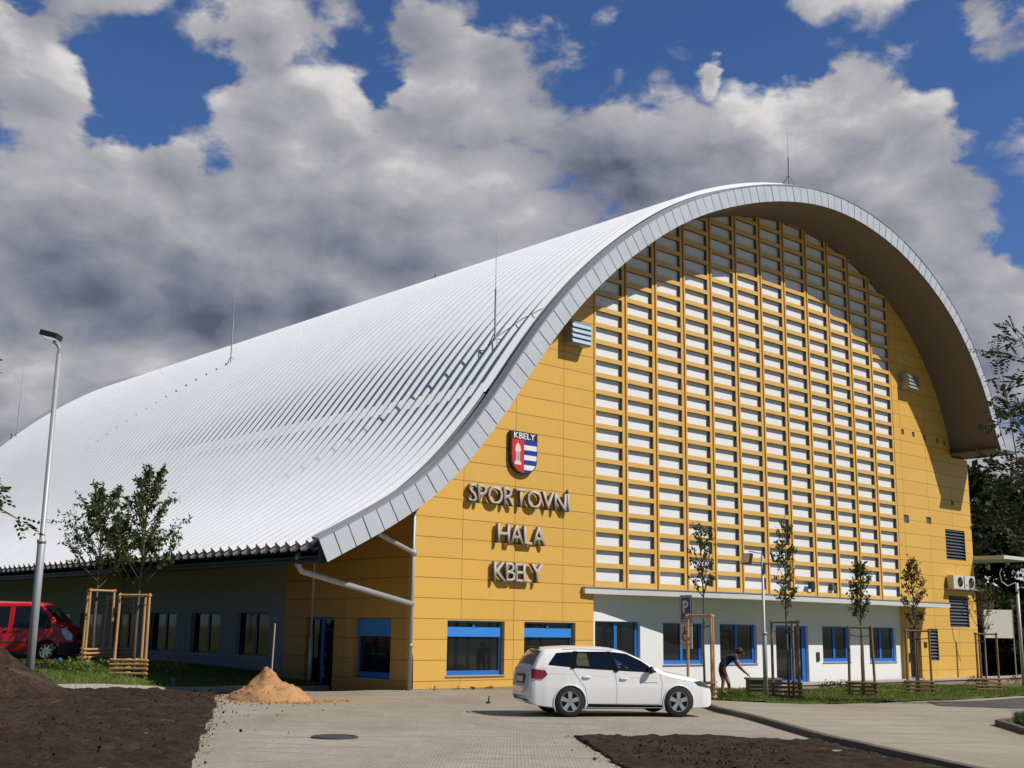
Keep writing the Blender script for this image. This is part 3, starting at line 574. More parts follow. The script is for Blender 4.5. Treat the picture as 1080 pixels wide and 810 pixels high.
# concrete terrace in front of the right half
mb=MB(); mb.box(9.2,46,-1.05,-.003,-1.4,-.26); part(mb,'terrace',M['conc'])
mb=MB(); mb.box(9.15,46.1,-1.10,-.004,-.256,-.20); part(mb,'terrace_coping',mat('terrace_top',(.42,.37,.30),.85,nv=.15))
mb=MB(); mb.box(-7.93,LX0-.01,-.05,-.003,-1.2,-.06); part(mb,'plinth_strip',mat('plinth_sand',(.30,.21,.13),.9,nv=.3,ns=8))
# side walls
SWY=7.45
def swz(y): return zs(-7.9)+.02
sd=(4.33,-.75,6.05,2.1); swn=(1.12,.19,3.12,2.05)
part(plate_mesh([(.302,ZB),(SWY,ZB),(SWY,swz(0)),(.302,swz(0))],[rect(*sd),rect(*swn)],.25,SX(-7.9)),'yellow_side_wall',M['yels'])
gw=[]
y=8.55
while y<48: gw.append((y,.70,y+2.35,2.25)); y+=3.62
part(plate_mesh([(SWY+.003,ZB),(50.6,ZB),(50.6,swz(0)),(SWY+.003,swz(0))],[rect(*r) for r in gw],.25,SX(-7.86)),'grey_side_wall',M['grey'])
window(SX(-7.9),swn,.16,sill=.18,right=.1,t=.05,transom=False)
mb=MB(); mb.box(-7.80,-7.72,1.14,3.10,1.5,2.03); part(mb,'blue_transom',M['navy'])
door(SX(-7.9),sd,.14,mull=(5.2,),rt=.1,hx=5.0)
for r in gw: window(SX(-7.86),r,.16,mull=((r[0]+r[2])/2,),fm='blueshade',sill=.08,right=.06,t=.05)
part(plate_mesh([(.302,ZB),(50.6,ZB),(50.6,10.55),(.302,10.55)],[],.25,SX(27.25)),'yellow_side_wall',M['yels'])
bk=[(-7.9,ZB),(27.5,ZB),(27.5,10.6),(25.9,10.6)]+soffit_pts(-7.9,25.62)[::-1]
part(plate_mesh(bk,[],.3,FX(50.3)),'rear_wall',M['yel'])
# rainwater pipes
mb=MB(); mb.tube([(-8.06,-.12,-.06),(-8.06,-.12,zs(-8.06)-.02)],.06,10); mb.tube([(-8.06,-.12,1.2),(-8.06,-.12,1.3)],.075,10); part(mb,'downpipe',M['galv'],smooth=True)
mb=MB(); mb.tube([(-12.75,-1.05,3.75),(-12.75,-1.05,3.42),(-12.6,-1.0,3.27),(-8.06,-.16,2.48)],.085,10); part(mb,'diagonal_rainwater_pipe',M['galv'],smooth=True)
mb=MB(); mb.tube([(-10.3,-1.1,5.0),(-9.9,-.9,4.45),(-8.2,-.35,4.02)],.07,10); mb.tube([(-8.32,-.39,4.05),(-8.18,-.34,4.01)],.11,12); part(mb,'overflow_pipe',M['galv'],smooth=True)
mb=MB(); 
for k in range(5): mb.tube([(-7.99+.03*k,-.04,-.05),(-8.0+.02*k,-.07,.5+.1*k),(-7.96,-.03,1.1)],.012,5)
part(mb,'cable_bundle',mat('cable_brown',(.08,.03,.02),.7))
# slender post under the eave
def on_ground_(px,py,fn):
    d=cf+cr*((px-540)/1264)-cu*((py-405)/1264); t=30
    for _ in range(80): p=Vector((-30.727,-29.988,1.75))+d*t; t+= (fn(p.x,p.y)-p.z)/d.z*.5
    return p
pp=tuple(on_ground_(326,719,gL))[:2]
mb=MB(); mb.tube([(pp[0],pp[1],gL(*pp)-.1),(pp[0],pp[1],1.5)],.07,12); mb.tube([(pp[0],pp[1],1.5),(pp[0],pp[1],zs(pp[0])+.05)],.045,12); part(mb,'eave_post',mat('post_white',(.62,.62,.62),.5,.2),smooth=True)
# lightning rods on the roof
def rod(x,y,h,base=.62):
    i=min(range(len(prof)),key=lambda k:abs(prof[k][0]-x)); z=prof[i][1]+.1
    mb=MB(); mb.tube([(x,y,z),(x,y,z+h*.5)],.035,6); mb.tube([(x,y,z+h*.48),(x,y,z+h)],[.014,.008],5)
    for a in (0,2.1,4.2): mb.tube([(x+.35*math.cos(a),y+.45*math.sin(a),z-.02+ .3*math.cos(a)*(0 if abs(x-9.6)<2 else 1.0)),(x,y,z+.55)],.018,5)
    part(mb,'lightning_rod',M['galv'])
rod(-5.5,-.85,4.1); rod(-1.8,23.9,4.9); rod(9.65,-2.1,2.7); rod(-2.9,50.3,5); rod(5.4,16.4,.9)
mb=MB(); i=min(range(len(prof)),key=lambda k:abs(prof[k][0]+5.5))
mb.tube([(-5.5,-.85,prof[i][1]+.45),(-5.0,-1.6,prof[i][1]+1.05),(-4.7,-2.3,prof[i][1]+1.35)],.015,5); part(mb,'conductor_wire',M['galv'])
mb=MB(); 
for k in range(0):
    y=YF+.34+.33+k*.532
    if y>50: break
    q=offp(ij+1,.19); mb.box(q[0]-.16,q[0]+.10,y-.03,y+.03,q[1]-.05,q[1]+.03)

# ---------------------------------------------------------------- lettering and emblem
def text_mesh(ch,size,ext,bold=0,cu_off=0.0):
    c=bpy.data.curves.new('t','FONT'); c.body=ch; c.size=size; c.extrude=ext; c.offset=cu_off; c.resolution_u=3
    o=bpy.data.objects.new('t',c); C.objects.link(o); dg=bpy.context.evaluated_depsgraph_get(); me=bpy.data.meshes.new_from_object(o.evaluated_get(dg)); bpy.data.objects.remove(o); return me
def word(txt,x0,x1,zb,cap):
    size=1.0; ms=[text_mesh(ch,size,0,cu_off=.0) for ch in txt]
    bb=[(min(v.co.x for v in m.vertices),max(v.co.x for v in m.vertices)) for m in ms]; H=max(v.co.y for v in text_mesh('H',1,0).vertices); k=cap/H
    wid=[(b-a)*k for a,b in bb]; free=(x1-x0)-sum(wid); gap=free/(len(txt)-1)
    root=MB().box(x0,x1,-.012,-.006,zb+.02,zb+.035).build('word_sign',M['dark'],hall,world=True)
    x=x0
    for ch,(a,b),w in zip(txt,bb,wid):
        me=text_mesh(ch,size,0,cu_off=.006); n=len(me.vertices)
        bm=bmesh.new(); bm.from_mesh(me); bmesh.ops.remove_doubles(bm,verts=bm.verts,dist=1e-5)
        fs=bm.faces[:]; r=bmesh.ops.extrude_face_region(bm,geom=fs)
        for v_ in [g for g in r['geom'] if isinstance(g,bmesh.types.BMVert)]: v_.co.z=1
        for v_ in bm.verts: v_.co=Vector(((v_.co.x-a)*k+x, -.20+.13*v_.co.z, v_.co.y*k+zb))
        bmesh.ops.recalc_face_normals(bm,faces=bm.faces)
        for f_ in bm.faces: f_.material_index=0 if abs(f_.normal.y)>.9 else 1
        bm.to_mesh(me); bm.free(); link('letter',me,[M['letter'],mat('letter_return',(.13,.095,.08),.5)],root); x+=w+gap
word('SPORTOVN\u00cd',-5.93,-1.32,5.80,.60); word('HALA',-4.66,-2.50,4.56,.62); word('KBELY',-4.80,-2.60,3.31,.62)
# shield
ex,ez0,ez1=-3.5,6.92,8.36; hw=.61
def shield(s=1,top=ez1):
    p=[(ex-hw*s,ez1-(1-s)*.5),(ex-hw*s,ez0+.62)]
    for k in range(1,12):
        a=math.pi*k/12; p.append((ex-hw*s*math.cos(a),ez0+.62-(.62-(1-s)*.5)*math.sin(a)**.8))
    return p+[(ex+hw*s,ez0+.62),(ex+hw*s,ez1-(1-s)*.5)]
emb=part(plate_mesh(shield(1),[],.12,FX(-.16)),'emblem_shield',M['blackp'])
def clipx(poly,a,b,lo,hi,ax):
    out=poly
    for sgn,lim in ((1,lo),(-1,hi)):
        res=[]
        for i in range(len(out)):
            p,q=out[i],out[(i+1)%len(out)]; dp=sgn*(p[ax]-lim); dq=sgn*(q[ax]-lim)
            if dp>=0: res.append(p)
            if dp*dq<0: t=dp/(dp-dq); res.append((p[0]+(q[0]-p[0])*t,p[1]+(q[1]-p[1])*t))
        out=res
    return out
inner=shield(.92); ztopi=ez1-.27
redp=clipx(clipx(inner,0,0,-9,ex-.02,0),0,0,0,ztopi,1); plate_mesh(redp,[],.01,FX(-.172)).build('red_field',M['red'],emb)
bl=clipx(clipx(inner,0,0,ex-.02,9,0),0,0,0,ztopi,1); plate_mesh(bl,[],.01,FX(-.172)).build('blue_field',M['bluep'],emb)
for k in range(3):
    z1=ztopi-.17-k*.34; w_=clipx(bl,0,0,z1-.17,z1,1)
    if len(w_)>2: plate_mesh(w_,[],.006,FX(-.18)).build('white_bar',M['whitep'],emb)
tw=MB(); cx=ex-.30
tw.box(cx-.09,cx+.09,-.182,-.173,7.32,7.72); tw.box(cx-.15,cx+.15,-.184,-.174,7.22,7.33); tw.box(cx-.13,cx+.13,-.184,-.174,7.68,7.76); tw.add([(cx-.12,-.18,7.76),(cx+.12,-.18,7.76),(cx+.10,-.18,7.88),(cx,-.18,7.97),(cx-.10,-.18,7.88)],[(0,1,2,3,4)]); tw.tube([(cx,-.178,7.96),(cx,-.178,8.05)],.012,4)
twr=tw.build('tower_charge',mat('charge_silver',(.68,.68,.66),.5),emb,fix=False)
tw=MB(); 
for dx in (-.05,0,.05): tw.box(cx+dx-.008,cx+dx+.008,-.186,-.183,7.36,7.66)
tw.build('charge_lines',M['blackp'],emb)
me=text_mesh('KBELY',.29,.006,cu_off=.004)
xs=[v.co.x for v in me.vertices]; 
for v_ in me.vertices: v_.co=Vector(((v_.co.x-min(xs))/(max(xs)-min(xs))*.98+ex-.49,-.174-v_.co.z,v_.co.y+ez1-.235))
link('emblem_lettering',me,M['whitep'],emb)
# ---------------------------------------------------------------- kerbs
def kerb_line(name,pts,fn,w,h,m,label,side=1,seg=1.0,below=.25):
    mb=MB(); pts=[Vector((*p,0)) for p in pts]
    for a,b in zip(pts,pts[1:]):
        L=(b-a).length; n=max(1,round(L/seg)); d=(b-a)/L; nn=Vector((-d.y,d.x,0))*side
        for k in range(n):
            p=a+d*(L*k/n+.006); q=a+d*(L*(k+1)/n-.006); j=random.uniform(-.004,.004)
            P=[p,q,q+nn*w,p+nn*w]; zz=[fn(c.x,c.y) for c in P]
            mb.add([(c.x,c.y,z-below) for c,z in zip(P,zz)]+[(c.x,c.y,z+h+j-(.01 if i<2 else 0)) for i,(c,z) in enumerate(zip(P,zz))],[(3,2,1,0),(4,5,6,7),(0,1,5,4),(1,2,6,5),(2,3,7,6),(3,0,4,7)])
    o=mb.build(name,m); tag(o,kind='structure'); return o
kerb_line('kerb',[K0,K1,(K1[0]-6,K1[1]-1.3),(-45,-1.5)],gF,.12,.15,M['kerb'],'',side=-1)
kerb_line('walkway_kerb',[(-3.9,-7.6),PK[0],PK[1],(-17.0,-24.6)],gF,.12,.115,M['kerbd'],'',side=1)
# kerbed planting bed at the right border
bed=[(-6.6,-17.8),(-8.6,-19.4),(-5.6,-22.5),(-2.6,-20),(-4.0,-17.3)]
kerb_line('bed_kerb',bed+[bed[0]],gR,.10,.12,M['kerbd'],'',side=1)
drape('planting_bed',bed,gR,.06,.3,GG)
# ---------------------------------------------------------------- vegetation
def leaf_mats():
    d={}
    for n,a,b in (('dark',(.022,.035,.008),(.07,.10,.022)),('mid',(.035,.055,.012),(.11,.14,.03)),('autumn',(.06,.055,.012),(.20,.14,.03)),('far',(.012,.020,.006),(.05,.07,.018)),('grass',(.08,.12,.02),(.24,.29,.06))):
        m=bpy.data.materials.new('leaves_'+n); m.use_nodes=True; t=m.node_tree; b_=t.nodes['Principled BSDF']; b_.inputs['Roughness'].default_value=.55; b_.inputs['Specular IOR Level'].default_value=.3
        g=N(t,'ShaderNodeNewGeometry').outputs['Random Per Island']; n2=Noise(t,N(t,'ShaderNodeTexCoord').outputs['Object'],.8,3)
        c=Ramp(t,Mth(t,'ADD',Mth(t,'MULTIPLY',g,.65),Mth(t,'MULTIPLY',n2,.35)),[(.15,a),(.85,b)]); t.links.new(c,b_.inputs['Base Color'])
        tr=N(t,'ShaderNodeBsdfTranslucent',ins={0:c}); mx=N(t,'ShaderNodeMixShader',ins={0:.28,1:b_.outputs[0],2:tr.outputs[0]}); t.links.new(mx.outputs[0],t.nodes['Material Output'].inputs[0]); d[n]=m
    return d
LM=leaf_mats()
def rv(r=random): 
    while True:
        v_=Vector((r.uniform(-1,1),r.uniform(-1,1),r.uniform(-1,1)))
        if .05<v_.length<1: return v_.normalized()
def leaf(mb,p,s,d=None,asp=.5,rnd=random):
    d=d or rv(rnd); n=rv(rnd); u=(n-d*n.dot(d))
    u=u.normalized()*s*asp; d=d*s
    mb.add([p,p+d*.5+u*.5,p+d,p+d*.5-u*.5],[(0,1,2,3)])
def young_tree(loc,h,ch,cw,nb,leaves,ls,m,label,seed,trunk=.04,group='young trees held in wooden stake frames',up=.9,asp=.5,zb=0,broom=False):
    r=random.Random(seed); t=empty('young_tree',loc,0,label,'tree',group)
    tb=MB(); fl=MB(); top=Vector((r.uniform(-.1,.1),r.uniform(-.1,.1),h)); c0=h-ch
    pts=[Vector((0,0,-.15)),Vector((r.uniform(-.03,.03),0,c0*.5)),Vector((0,r.uniform(-.04,.04),c0)),Vector((top.x*.6,top.y*.6,c0+ch*.5)),top]
    tb.tube(pts,[trunk*1.25,trunk,trunk*.8,trunk*.5,.008],7)
    def axis(z):
        f=(z-c0)/ch; return Vector((top.x*f,top.y*f,z))
    for i in range(nb):
        f=(i+.5)/nb; z=c0+ch*(f**1.1)*.88+r.uniform(-.05,.05); a=i*2.4+r.uniform(-.5,.5); L=cw*(.55+.6*math.sin(math.pi*min(1,f*.75+.22)))*r.uniform(.65,1.2)*(1 if f<.6 else 1.35-f*.7)
        if broom: L=cw*(1.25-.85*f)*r.uniform(.6,1.15)
        dirv=Vector((math.cos(a),math.sin(a),up*r.uniform(.7,1.5))).normalized(); p0=axis(z); p1=p0+dirv*L*.5; p2=p0+dirv*L+Vector((0,0,L*.22*up))
        tb.tube([p0,p1,p2],[.014+.008*(1-f),.010,.004],5)
        subs=[(p0,p1),(p1,p2)]
        for k in range(3):
            q0=p0.lerp(p2,r.uniform(.3,.8)); dd=(dirv+rv(r)*.7).normalized(); q1=q0+dd*L*r.uniform(.25,.5); tb.tube([q0,q1],[.007,.003],4); subs.append((q0,q1))
        for k in range(leaves):
            s0,s1=r.choice(subs[1:]); q=s0.lerp(s1,r.random())+rv(r)*r.uniform(0,.09)
            leaf(fl,q,ls*r.uniform(.6,1.2),(rv(r)+Vector((0,0,-.2))).normalized(),asp,r)
    for k in range(leaves): leaf(fl,axis(c0+ch*r.uniform(.2,1))+rv(r)*.09,ls*r.uniform(.6,1.2),None,asp,r)
    tb.build('trunk',M['bark'],t,smooth=True); fl.build('crown',m,t,fix=False); return t
def stake_frame(loc,h,w,rz,label,m,lean=.04,slats=4,group='wooden stake frames round the young trees',sh=.5):
    t=empty('tree_stakes',loc,rz,label,'tree stakes',group); P=[(w*.58*math.cos(a),w*.58*math.sin(a)) for a in (R(-90),R(30),R(150))]
    L=1-lean*2
    for x,y in P: MB().tube([(x,y,-.2),(x*L,y*L,h)],[.045,.04],8).build('post',m,t,smooth=False)
    for i in range(3):
        a,b=P[i],P[(i+1)%3]; A=Vector((a[0]*L,a[1]*L,0)); B=Vector((b[0]*L,b[1]*L,0)); d=(B-A).normalized()*.06
        MB().tube([A-d+Vector((0,0,h-.06)),B+d+Vector((0,0,h-.06))],.035,8).build('top_rail',m,t)
        for k in range(slats):
            z=.06+k*(sh/slats); A=Vector((a[0]*1.02,a[1]*1.02,z)); B=Vector((b[0]*1.02,b[1]*1.02,z+random.uniform(-.02,.02))); d=(B-A).normalized(); n=Vector((d.y,-d.x,0))*.045
            A=A-d*.08+n; B=B+d*.08+n; mb=MB(); mb.tube([A,B],[.034,.034],6); mb.build('slat',m,t)
    mb=MB(); mb.tube([(P[0][0]*L,P[0][1]*L,h*.86),(0,0,h*.84),(P[1][0]*L,P[1][1]*L,h*.86)],.015,5); mb.tube([(0,0,h*.84),(P[2][0]*L,P[2][1]*L,h*.86)],.015,5); mb.build('strap',M['black'],t); return t
RT=[((-3.4,-7.72),2.35,4.95,2.2,.62,15,22,'mid','slim young tree just right of the white estate car, in front of the parking sign',.03),
    ((.55,-7.75),2.30,5.5,3.1,.62,20,26,'mid','tallest slim young tree in front of the glazed front door',.0),
    ((4.6,-7.75),2.25,4.35,2.1,.62,17,34,'dark','young tree with low bushy green crown before the right pair of white-wall windows',.07),
    ((9.3,-7.05),2.25,4.85,2.7,.66,18,36,'autumn','olive-brown young tree in front of the yellow wall by the narrow blue door',.02),
    ((16.0,-6.15),2.25,3.85,1.7,.95,15,16,'autumn','nearly leafless young tree before the cream banner at the far right',.0)]
for i,(p,fh,h,ch,cw,nb,lv,m,lab,ln) in enumerate(RT):
    z=gR(*p)+.02; young_tree((p[0],p[1],z),h,ch,cw,nb+3,int(lv*1.25),.125,LM[m],lab,40+i,trunk=.032,up=1.3)
    stake_frame((p[0],p[1],z),fh,.82,R(-25+i*11),['pale stake frame right behind the front bumper of the white estate car','stake frame standing in front of the glazed front door','splayed stake frame in front of the right pair of white-wall windows','stake frame in front of the narrow blue door in the yellow wall','stake frame under the cream banner at the right border'][i],M['wood'] if i==0 else M['wood2'],lean=ln)
LT=[((-14.92,4.18),2.35,6.1,3.75,1.55,34,115,'mid','dense young tree with one tall leading shoot beside the grey wall, right of two'),
    ((-14.37,8.41),2.35,5.45,3.15,1.75,36,115,'mid','dense spreading young tree nearest to the red van')]
for i,(p,fh,h,ch,cw,nb,lv,m,lab) in enumerate(LT):
    z=gL(*p); young_tree((p[0],p[1],z),h,ch,cw,nb,lv,.13,LM[m],lab,70+i,broom=True,trunk=.05,up=1.0,group='dense young trees by the red van')
    stake_frame((p[0],p[1],z),fh,.95,R(12+60*i),['sunlit stake frame farthest from the red van, nearest the grey wall windows','sunlit stake frame nearest to the red van'][i],M['wood'],lean=.03,group='sunlit stake frames by the red van')
stake_frame((-13.0,9.6,gL(-13,9.6)),2.2,.9,R(30),'middle stake frame, half hidden between two sunlit ones near the red van',M['wood'],lean=.03,group='sunlit stake frames by the red van')
young_tree((-13.0,9.6,gL(-13,9.6)),4.7,2.3,.9,16,130,.14,LM['dark'],'low young tree half hidden between the two denser trees by the red van',90,trunk=.04,up=.7,group='dense young trees by the red van')
# far woods and single trees
def crown_tree(name,loc,h,w,ch,n,ls,m,label,seed,group,trunk=.2,clumps=26,asp=.7):
    r=random.Random(seed); t=empty(name,loc,0,label,'tree',group); tb=MB(); fl=MB(); c0=h-ch
    tb.tube([(0,0,-.3),(r.uniform(-.1,.1),0,c0),(r.uniform(-.3,.3),r.uniform(-.3,.3),h*.85)],[trunk,trunk*.7,.03],8)
    for k in range(clumps):
        a=r.uniform(0,6.28); zz=r.random(); rad=w*math.sin(math.pi*(zz*.82+.14))**.7*r.uniform(.35,1); c=Vector((rad*math.cos(a),rad*math.sin(a),c0+ch*zz)); s=w*r.uniform(.22,.42)
        tb.tube([(0,0,max(c0*.8,c.z-ch*.25)),c*.6+Vector((0,0,c.z*.38)),c],[trunk*.35,trunk*.2,.02],5)
        for j in range(n//clumps):
            d=rv(r)*s*r.random()**.4; d.z*=.75; leaf(fl,c+d,ls*r.uniform(.6,1.3),None,asp,r)
    tb.build('trunk',M['bark'],t); fl.build('crown',m,t,fix=False); return t
k=0
for (x,y,h,w) in ((40,8,15.5,5),(47,2,12.5,5),(52,10,14.5,6),(60,4,12,6),(44,-1,9.5,4),(68,0,13,6),(57,16,16,6),(36,3,5.5,3.2),(41,-2,5,3.2),(46,6,6,3.5),(52,0,6,4),(34,9,6.5,3.2)):
    crown_tree('dense_tree',(x,y,-.6),h*.86,w,h*.86,9000,.5,LM['far'],'dark dense tree in the wood beyond the right end of the hall',200+k,'dark trees beyond the right end of the hall'); k+=1
for (x,y,h,w) in ((-34,78,11.5,4),(-42,70,11,4.5)):
    crown_tree('background_tree',(x,y,0),h,w,h*.7,2600,.4,LM['mid'],'olive tree standing far off at the left border of the photo',230+k,'far trees at the left border'); k+=1
# locust tree at the right border: pinnate leaves on arching boughs
def pinnate(fl,p,d,L,r,n=7,ls=.10):
    side=d.cross(Vector((0,0,1))); side=side.normalized() if side.length>.1 else Vector((1,0,0)); side=(side+rv(r)*.4).normalized()
    for k in range(n):
        q=p+d*L*(k+1)/n+Vector((0,0,-.10*L*((k+1)/n)**2))
        for s in (-1,1): leaf(fl,q,ls*r.uniform(.8,1.15),(side*s+d*.45+Vector((0,0,-.15))).normalized(),.42,r)
def bough_tree(loc,boughs,label,seed,trunkpts,n=9,ls=.11,m='far',name='locust_tree',per=26,tr=.16,group=None,br=.07):
    r=random.Random(seed); t=empty(name,loc,0,label,'tree',group); tb=MB(); fl=MB(); tb.tube(trunkpts,[tr*(1-.6*i/(len(trunkpts)-1)) for i in range(len(trunkpts))],8)
    for b in boughs:
        P=[Vector(q) for q in b]; tb.tube(P,[br*(1-.8*i/(len(P)-1)) for i in range(len(P))],6)
        for k in range(per):
            f=(.22+.78*r.random())*(len(P)-1); i=min(len(P)-2,int(f)); q=P[i].lerp(P[i+1],f-i); ax=(P[i+1]-P[i]).normalized()
            d=(ax*.5+rv(r)*.9+Vector((0,0,.15))).normalized(); L=r.uniform(.3,.75)*(1 if br>.025 else .35); tb.tube([q,q+d*L],[.012,.004],4)
            for j in range(3):
                dd=(d+rv(r)*.8).normalized(); pinnate(fl,q+d*L*r.uniform(.4,1),dd,r.uniform(2.2,3.4)*ls,r,n=n//2+2,ls=ls)
    tb.build('trunk',M['bark'],t); fl.build('crown',LM[m],t,fix=False); return t
def wp(px,py,t): return Vector((-30.727,-29.988,1.75))+(cf+cr*((px-540)/1264)-cu*((py-405)/1264))*t
base=wp(1128,735,34); base=Vector((base.x,base.y,gR(base.x,base.y)))
def rel(px,py,t): return wp(px,py,t)-base
def locust():
    bough_tree(base,[[rel(1122,640,34),rel(1100,560,33.4),rel(1075,500,33),rel(1062,420,32.6),rel(1054,378,32.4)],[rel(1120,600,34),rel(1090,540,34.5),rel(1062,505,34.8),rel(1042,484,35)],[rel(1115,480,34),rel(1095,420,34.2),rel(1082,375,34.3),rel(1077,355,34.4)],[rel(1122,650,34),rel(1090,600,33.6),rel(1062,560,33.4),rel(1044,528,33.3)],[rel(1120,560,34),rel(1100,500,34.6),rel(1078,455,35),rel(1064,440,35.2)],[rel(1120,500,34),rel(1140,400,34),rel(1150,330,33.5)],[rel(1122,600,34),rel(1160,520,34),rel(1190,470,34)]],
     'tree with feathery leaf fans arching into view at the right border, against the sky',300,[rel(1128,736,34),rel(1124,650,34),rel(1120,560,34),rel(1116,470,34),rel(1110,400,34)],per=17,ls=.17,br=.032)
locust()
lb=wp(-70,800,15); base=Vector((lb.x,lb.y,gF(lb.x,lb.y)))
bough_tree(base,[[rel(-65,500,15),rel(-40,515,14.8),rel(-15,528,14.6),rel(6,540,14.4)],[rel(-65,480,15),rel(-45,500,15),rel(-20,512,15.1)],[rel(-68,380,15),rel(-50,368,15),rel(-25,366,15)],[rel(-68,420,15),rel(-100,360,15),rel(-120,330,15)]],
  'nearby tree whose leafy twig tips poke in at the left border','301' and 301,[rel(-70,800,15),rel(-66,600,15),rel(-68,480,15),rel(-70,340,15)],per=9,ls=.10,m='dark',br=.02,name='roadside_tree',n=6,tr=.12)
# grass blades and weeds
def tufts(name,poly_fn,n,fn,h,m,seed):
    r=random.Random(seed); mb=MB()
    for k in range(n):
        x,y=poly_fn(r); z=fn(x,y)
        for j in range(3):
            a=r.uniform(0,6.28); w=.012; dx,dy=math.cos(a)*w,math.sin(a)*w; l=h*r.uniform(.5,1.3); ox,oy=r.uniform(-.05,.05),r.uniform(-.05,.05)
            bx,by=r.uniform(-.5,.5)*l,r.uniform(-.5,.5)*l
            mb.add([(x+ox-dx,y+oy-dy,z-.01),(x+ox+dx,y+oy+dy,z-.01),(x+ox+bx,y+oy+by,z+l)],[(0,1,2)])
    o=mb.build(name,m,fix=False); o['kind']='stuff'; return o
def pl_right(r):
    while True:
        x=r.uniform(-3.4,24); y=r.uniform(-10.5,-1.1)
        lo_=-10.6+ (0 if x<1.6 else (x-1.6)*.1)
        if y>lo_+.1 and not (x<0 and y<-8.9+ (-1.7*(x+3.6)/.8)): return x,y
tufts('grass_blades',pl_right,16000,lambda x,y:gR(x,y)+.02+.05*fbm(x,y,.9),.07,LM['grass'],1)
def pl_left(r):
    while True:
        x=r.uniform(-19,-8); y=r.uniform(1.5,14)
        if (y-K0[1])-(x-K0[0])*(kd[1]/kd[0])>.2: return x,y
tufts('grass_blades',pl_left,14000,lambda x,y:gL(x,y)+.04*fbm(x,y,.8),.08,LM['grass'],2)
def pl_bed(r):
    return r.uniform(-8.0,-3.5),r.uniform(-21,-17.9)
tufts('bed_plants',lambda r:(lambda f,g_:(-6.55-1.75*f+2.4*g_,-18.0-1.3*f-1.3*g_))(r.random(),r.random()*.85+.08),3600,lambda x,y:gR(x,y)+.05,.24,LM['mid'],3)
# leafy weeds near the stake frames and along the yellow wall
def weeds(name,pts,m,seed,kind='stuff'):
    r=random.Random(seed); mb=MB()
    for (x,y,z,s,n) in pts:
        for k in range(n):
            p=Vector((x+r.gauss(0,s*.6),y+r.gauss(0,s*.6),z+abs(r.gauss(0,s*.35)))); leaf(mb,p,.09*r.uniform(.6,1.3),(rv(r)+Vector((0,0,.5))).normalized(),.6,r)
    o=mb.build(name,m,fix=False); o['kind']=kind; return o
r=random.Random(5)
weeds('weeds',[(-15.9+r.uniform(-.2,3.2),5.4+r.uniform(-.8,2.2),.42+.02*k%3*.01,.35,90) for k in range(20)],LM['grass'],6)
weeds('wall_seedlings',[(x,-.28,-.10,.10,16) for x in (-7.2,-6.3,-5.7,-4.9,-3.6,-2.9,-2.0,-1.2)],LM['autumn'],8)
weeds('terrace_shrubs',[(x,-1.35,-.35,.28,90) for x in (12.2,13.0,18.5,24.2,25.0,28.2)],LM['far'],9)
# ---------------------------------------------------------------- heaps
def heap(name,c,rx,ry,h,m,label,cat,fn,seed,rough=.1,stones=0,pw=1.0,rot=0):
    n=64; rings=30; vs=[];fs=[]; off=Vector((seed*3.1,seed*1.7,0))
    for i in range(rings+1):
        f=i/rings
        for k in range(n):
            a=2*math.pi*k/n; wob=1+.16*mn.noise(Vector((math.cos(a)*1.5,math.sin(a)*1.5,seed)))+.05*mn.noise(Vector((math.cos(a)*6,math.sin(a)*6,seed)))
            x=rx*f*math.cos(a)*wob; y=ry*f*math.sin(a)*wob; X=x*math.cos(rot)-y*math.sin(rot)+c[0]; Y=x*math.sin(rot)+y*math.cos(rot)+c[1]
            prof_=max(0,(1-f))**pw; z=h*prof_*(1 if f>.12 else 1-.5*(.12-f)/.12*.6)
            z+=rough*mn.fractal(Vector((X*2.2,Y*2.2,seed)),1,2,5)*(.3+prof_)*(1 if i<rings else 0)
            vs.append((X-c[0],Y-c[1],z+fn(X,Y)-fn(*c)-(.05 if i==rings else 0)))
    for i in range(rings):
        for k in range(n): fs.append((i*n+k,i*n+(k+1)%n,(i+1)*n+(k+1)%n,(i+1)*n+k))
    mb=MB(); mb.add(vs,fs); o=mb.build(name,m,smooth=True); o.location=(c[0],c[1],fn(*c)); tag(o,label,cat)
    if stones:
        rr=random.Random(seed); sb=MB()
        for k in range(stones):
            i=int(rings*rr.random()**.6*.98)+1; q=vs[min(rings-1,i)*n+rr.randrange(n)]; s=rr.uniform(.015,.05)
            P=[Vector(q)+Vector((rr.uniform(-1,1),rr.uniform(-1,1),rr.uniform(-.6,1)))*s for _ in range(4)]; sb.add(P,[(0,1,2),(0,3,1),(1,3,2),(2,3,0)])
        sb.build('clods',M['stone'] if m==M['sand'] else GS,o)
    return o
pc=(-14.6,-3.0)
heap('sand_pile',pc,1.12,1.05,.70,M['sand'],'heap of orange sandy soil with a shovel handle stuck in it','sand pile',gF,3,.17,260,.9)
mc=(-21.0,-.4)
heap('topsoil_mound',mc,2.45,2.0,1.48,GS,'mound of dark brown topsoil at the left border in front of the van','soil mound',gF,5,.10,300,1.1)
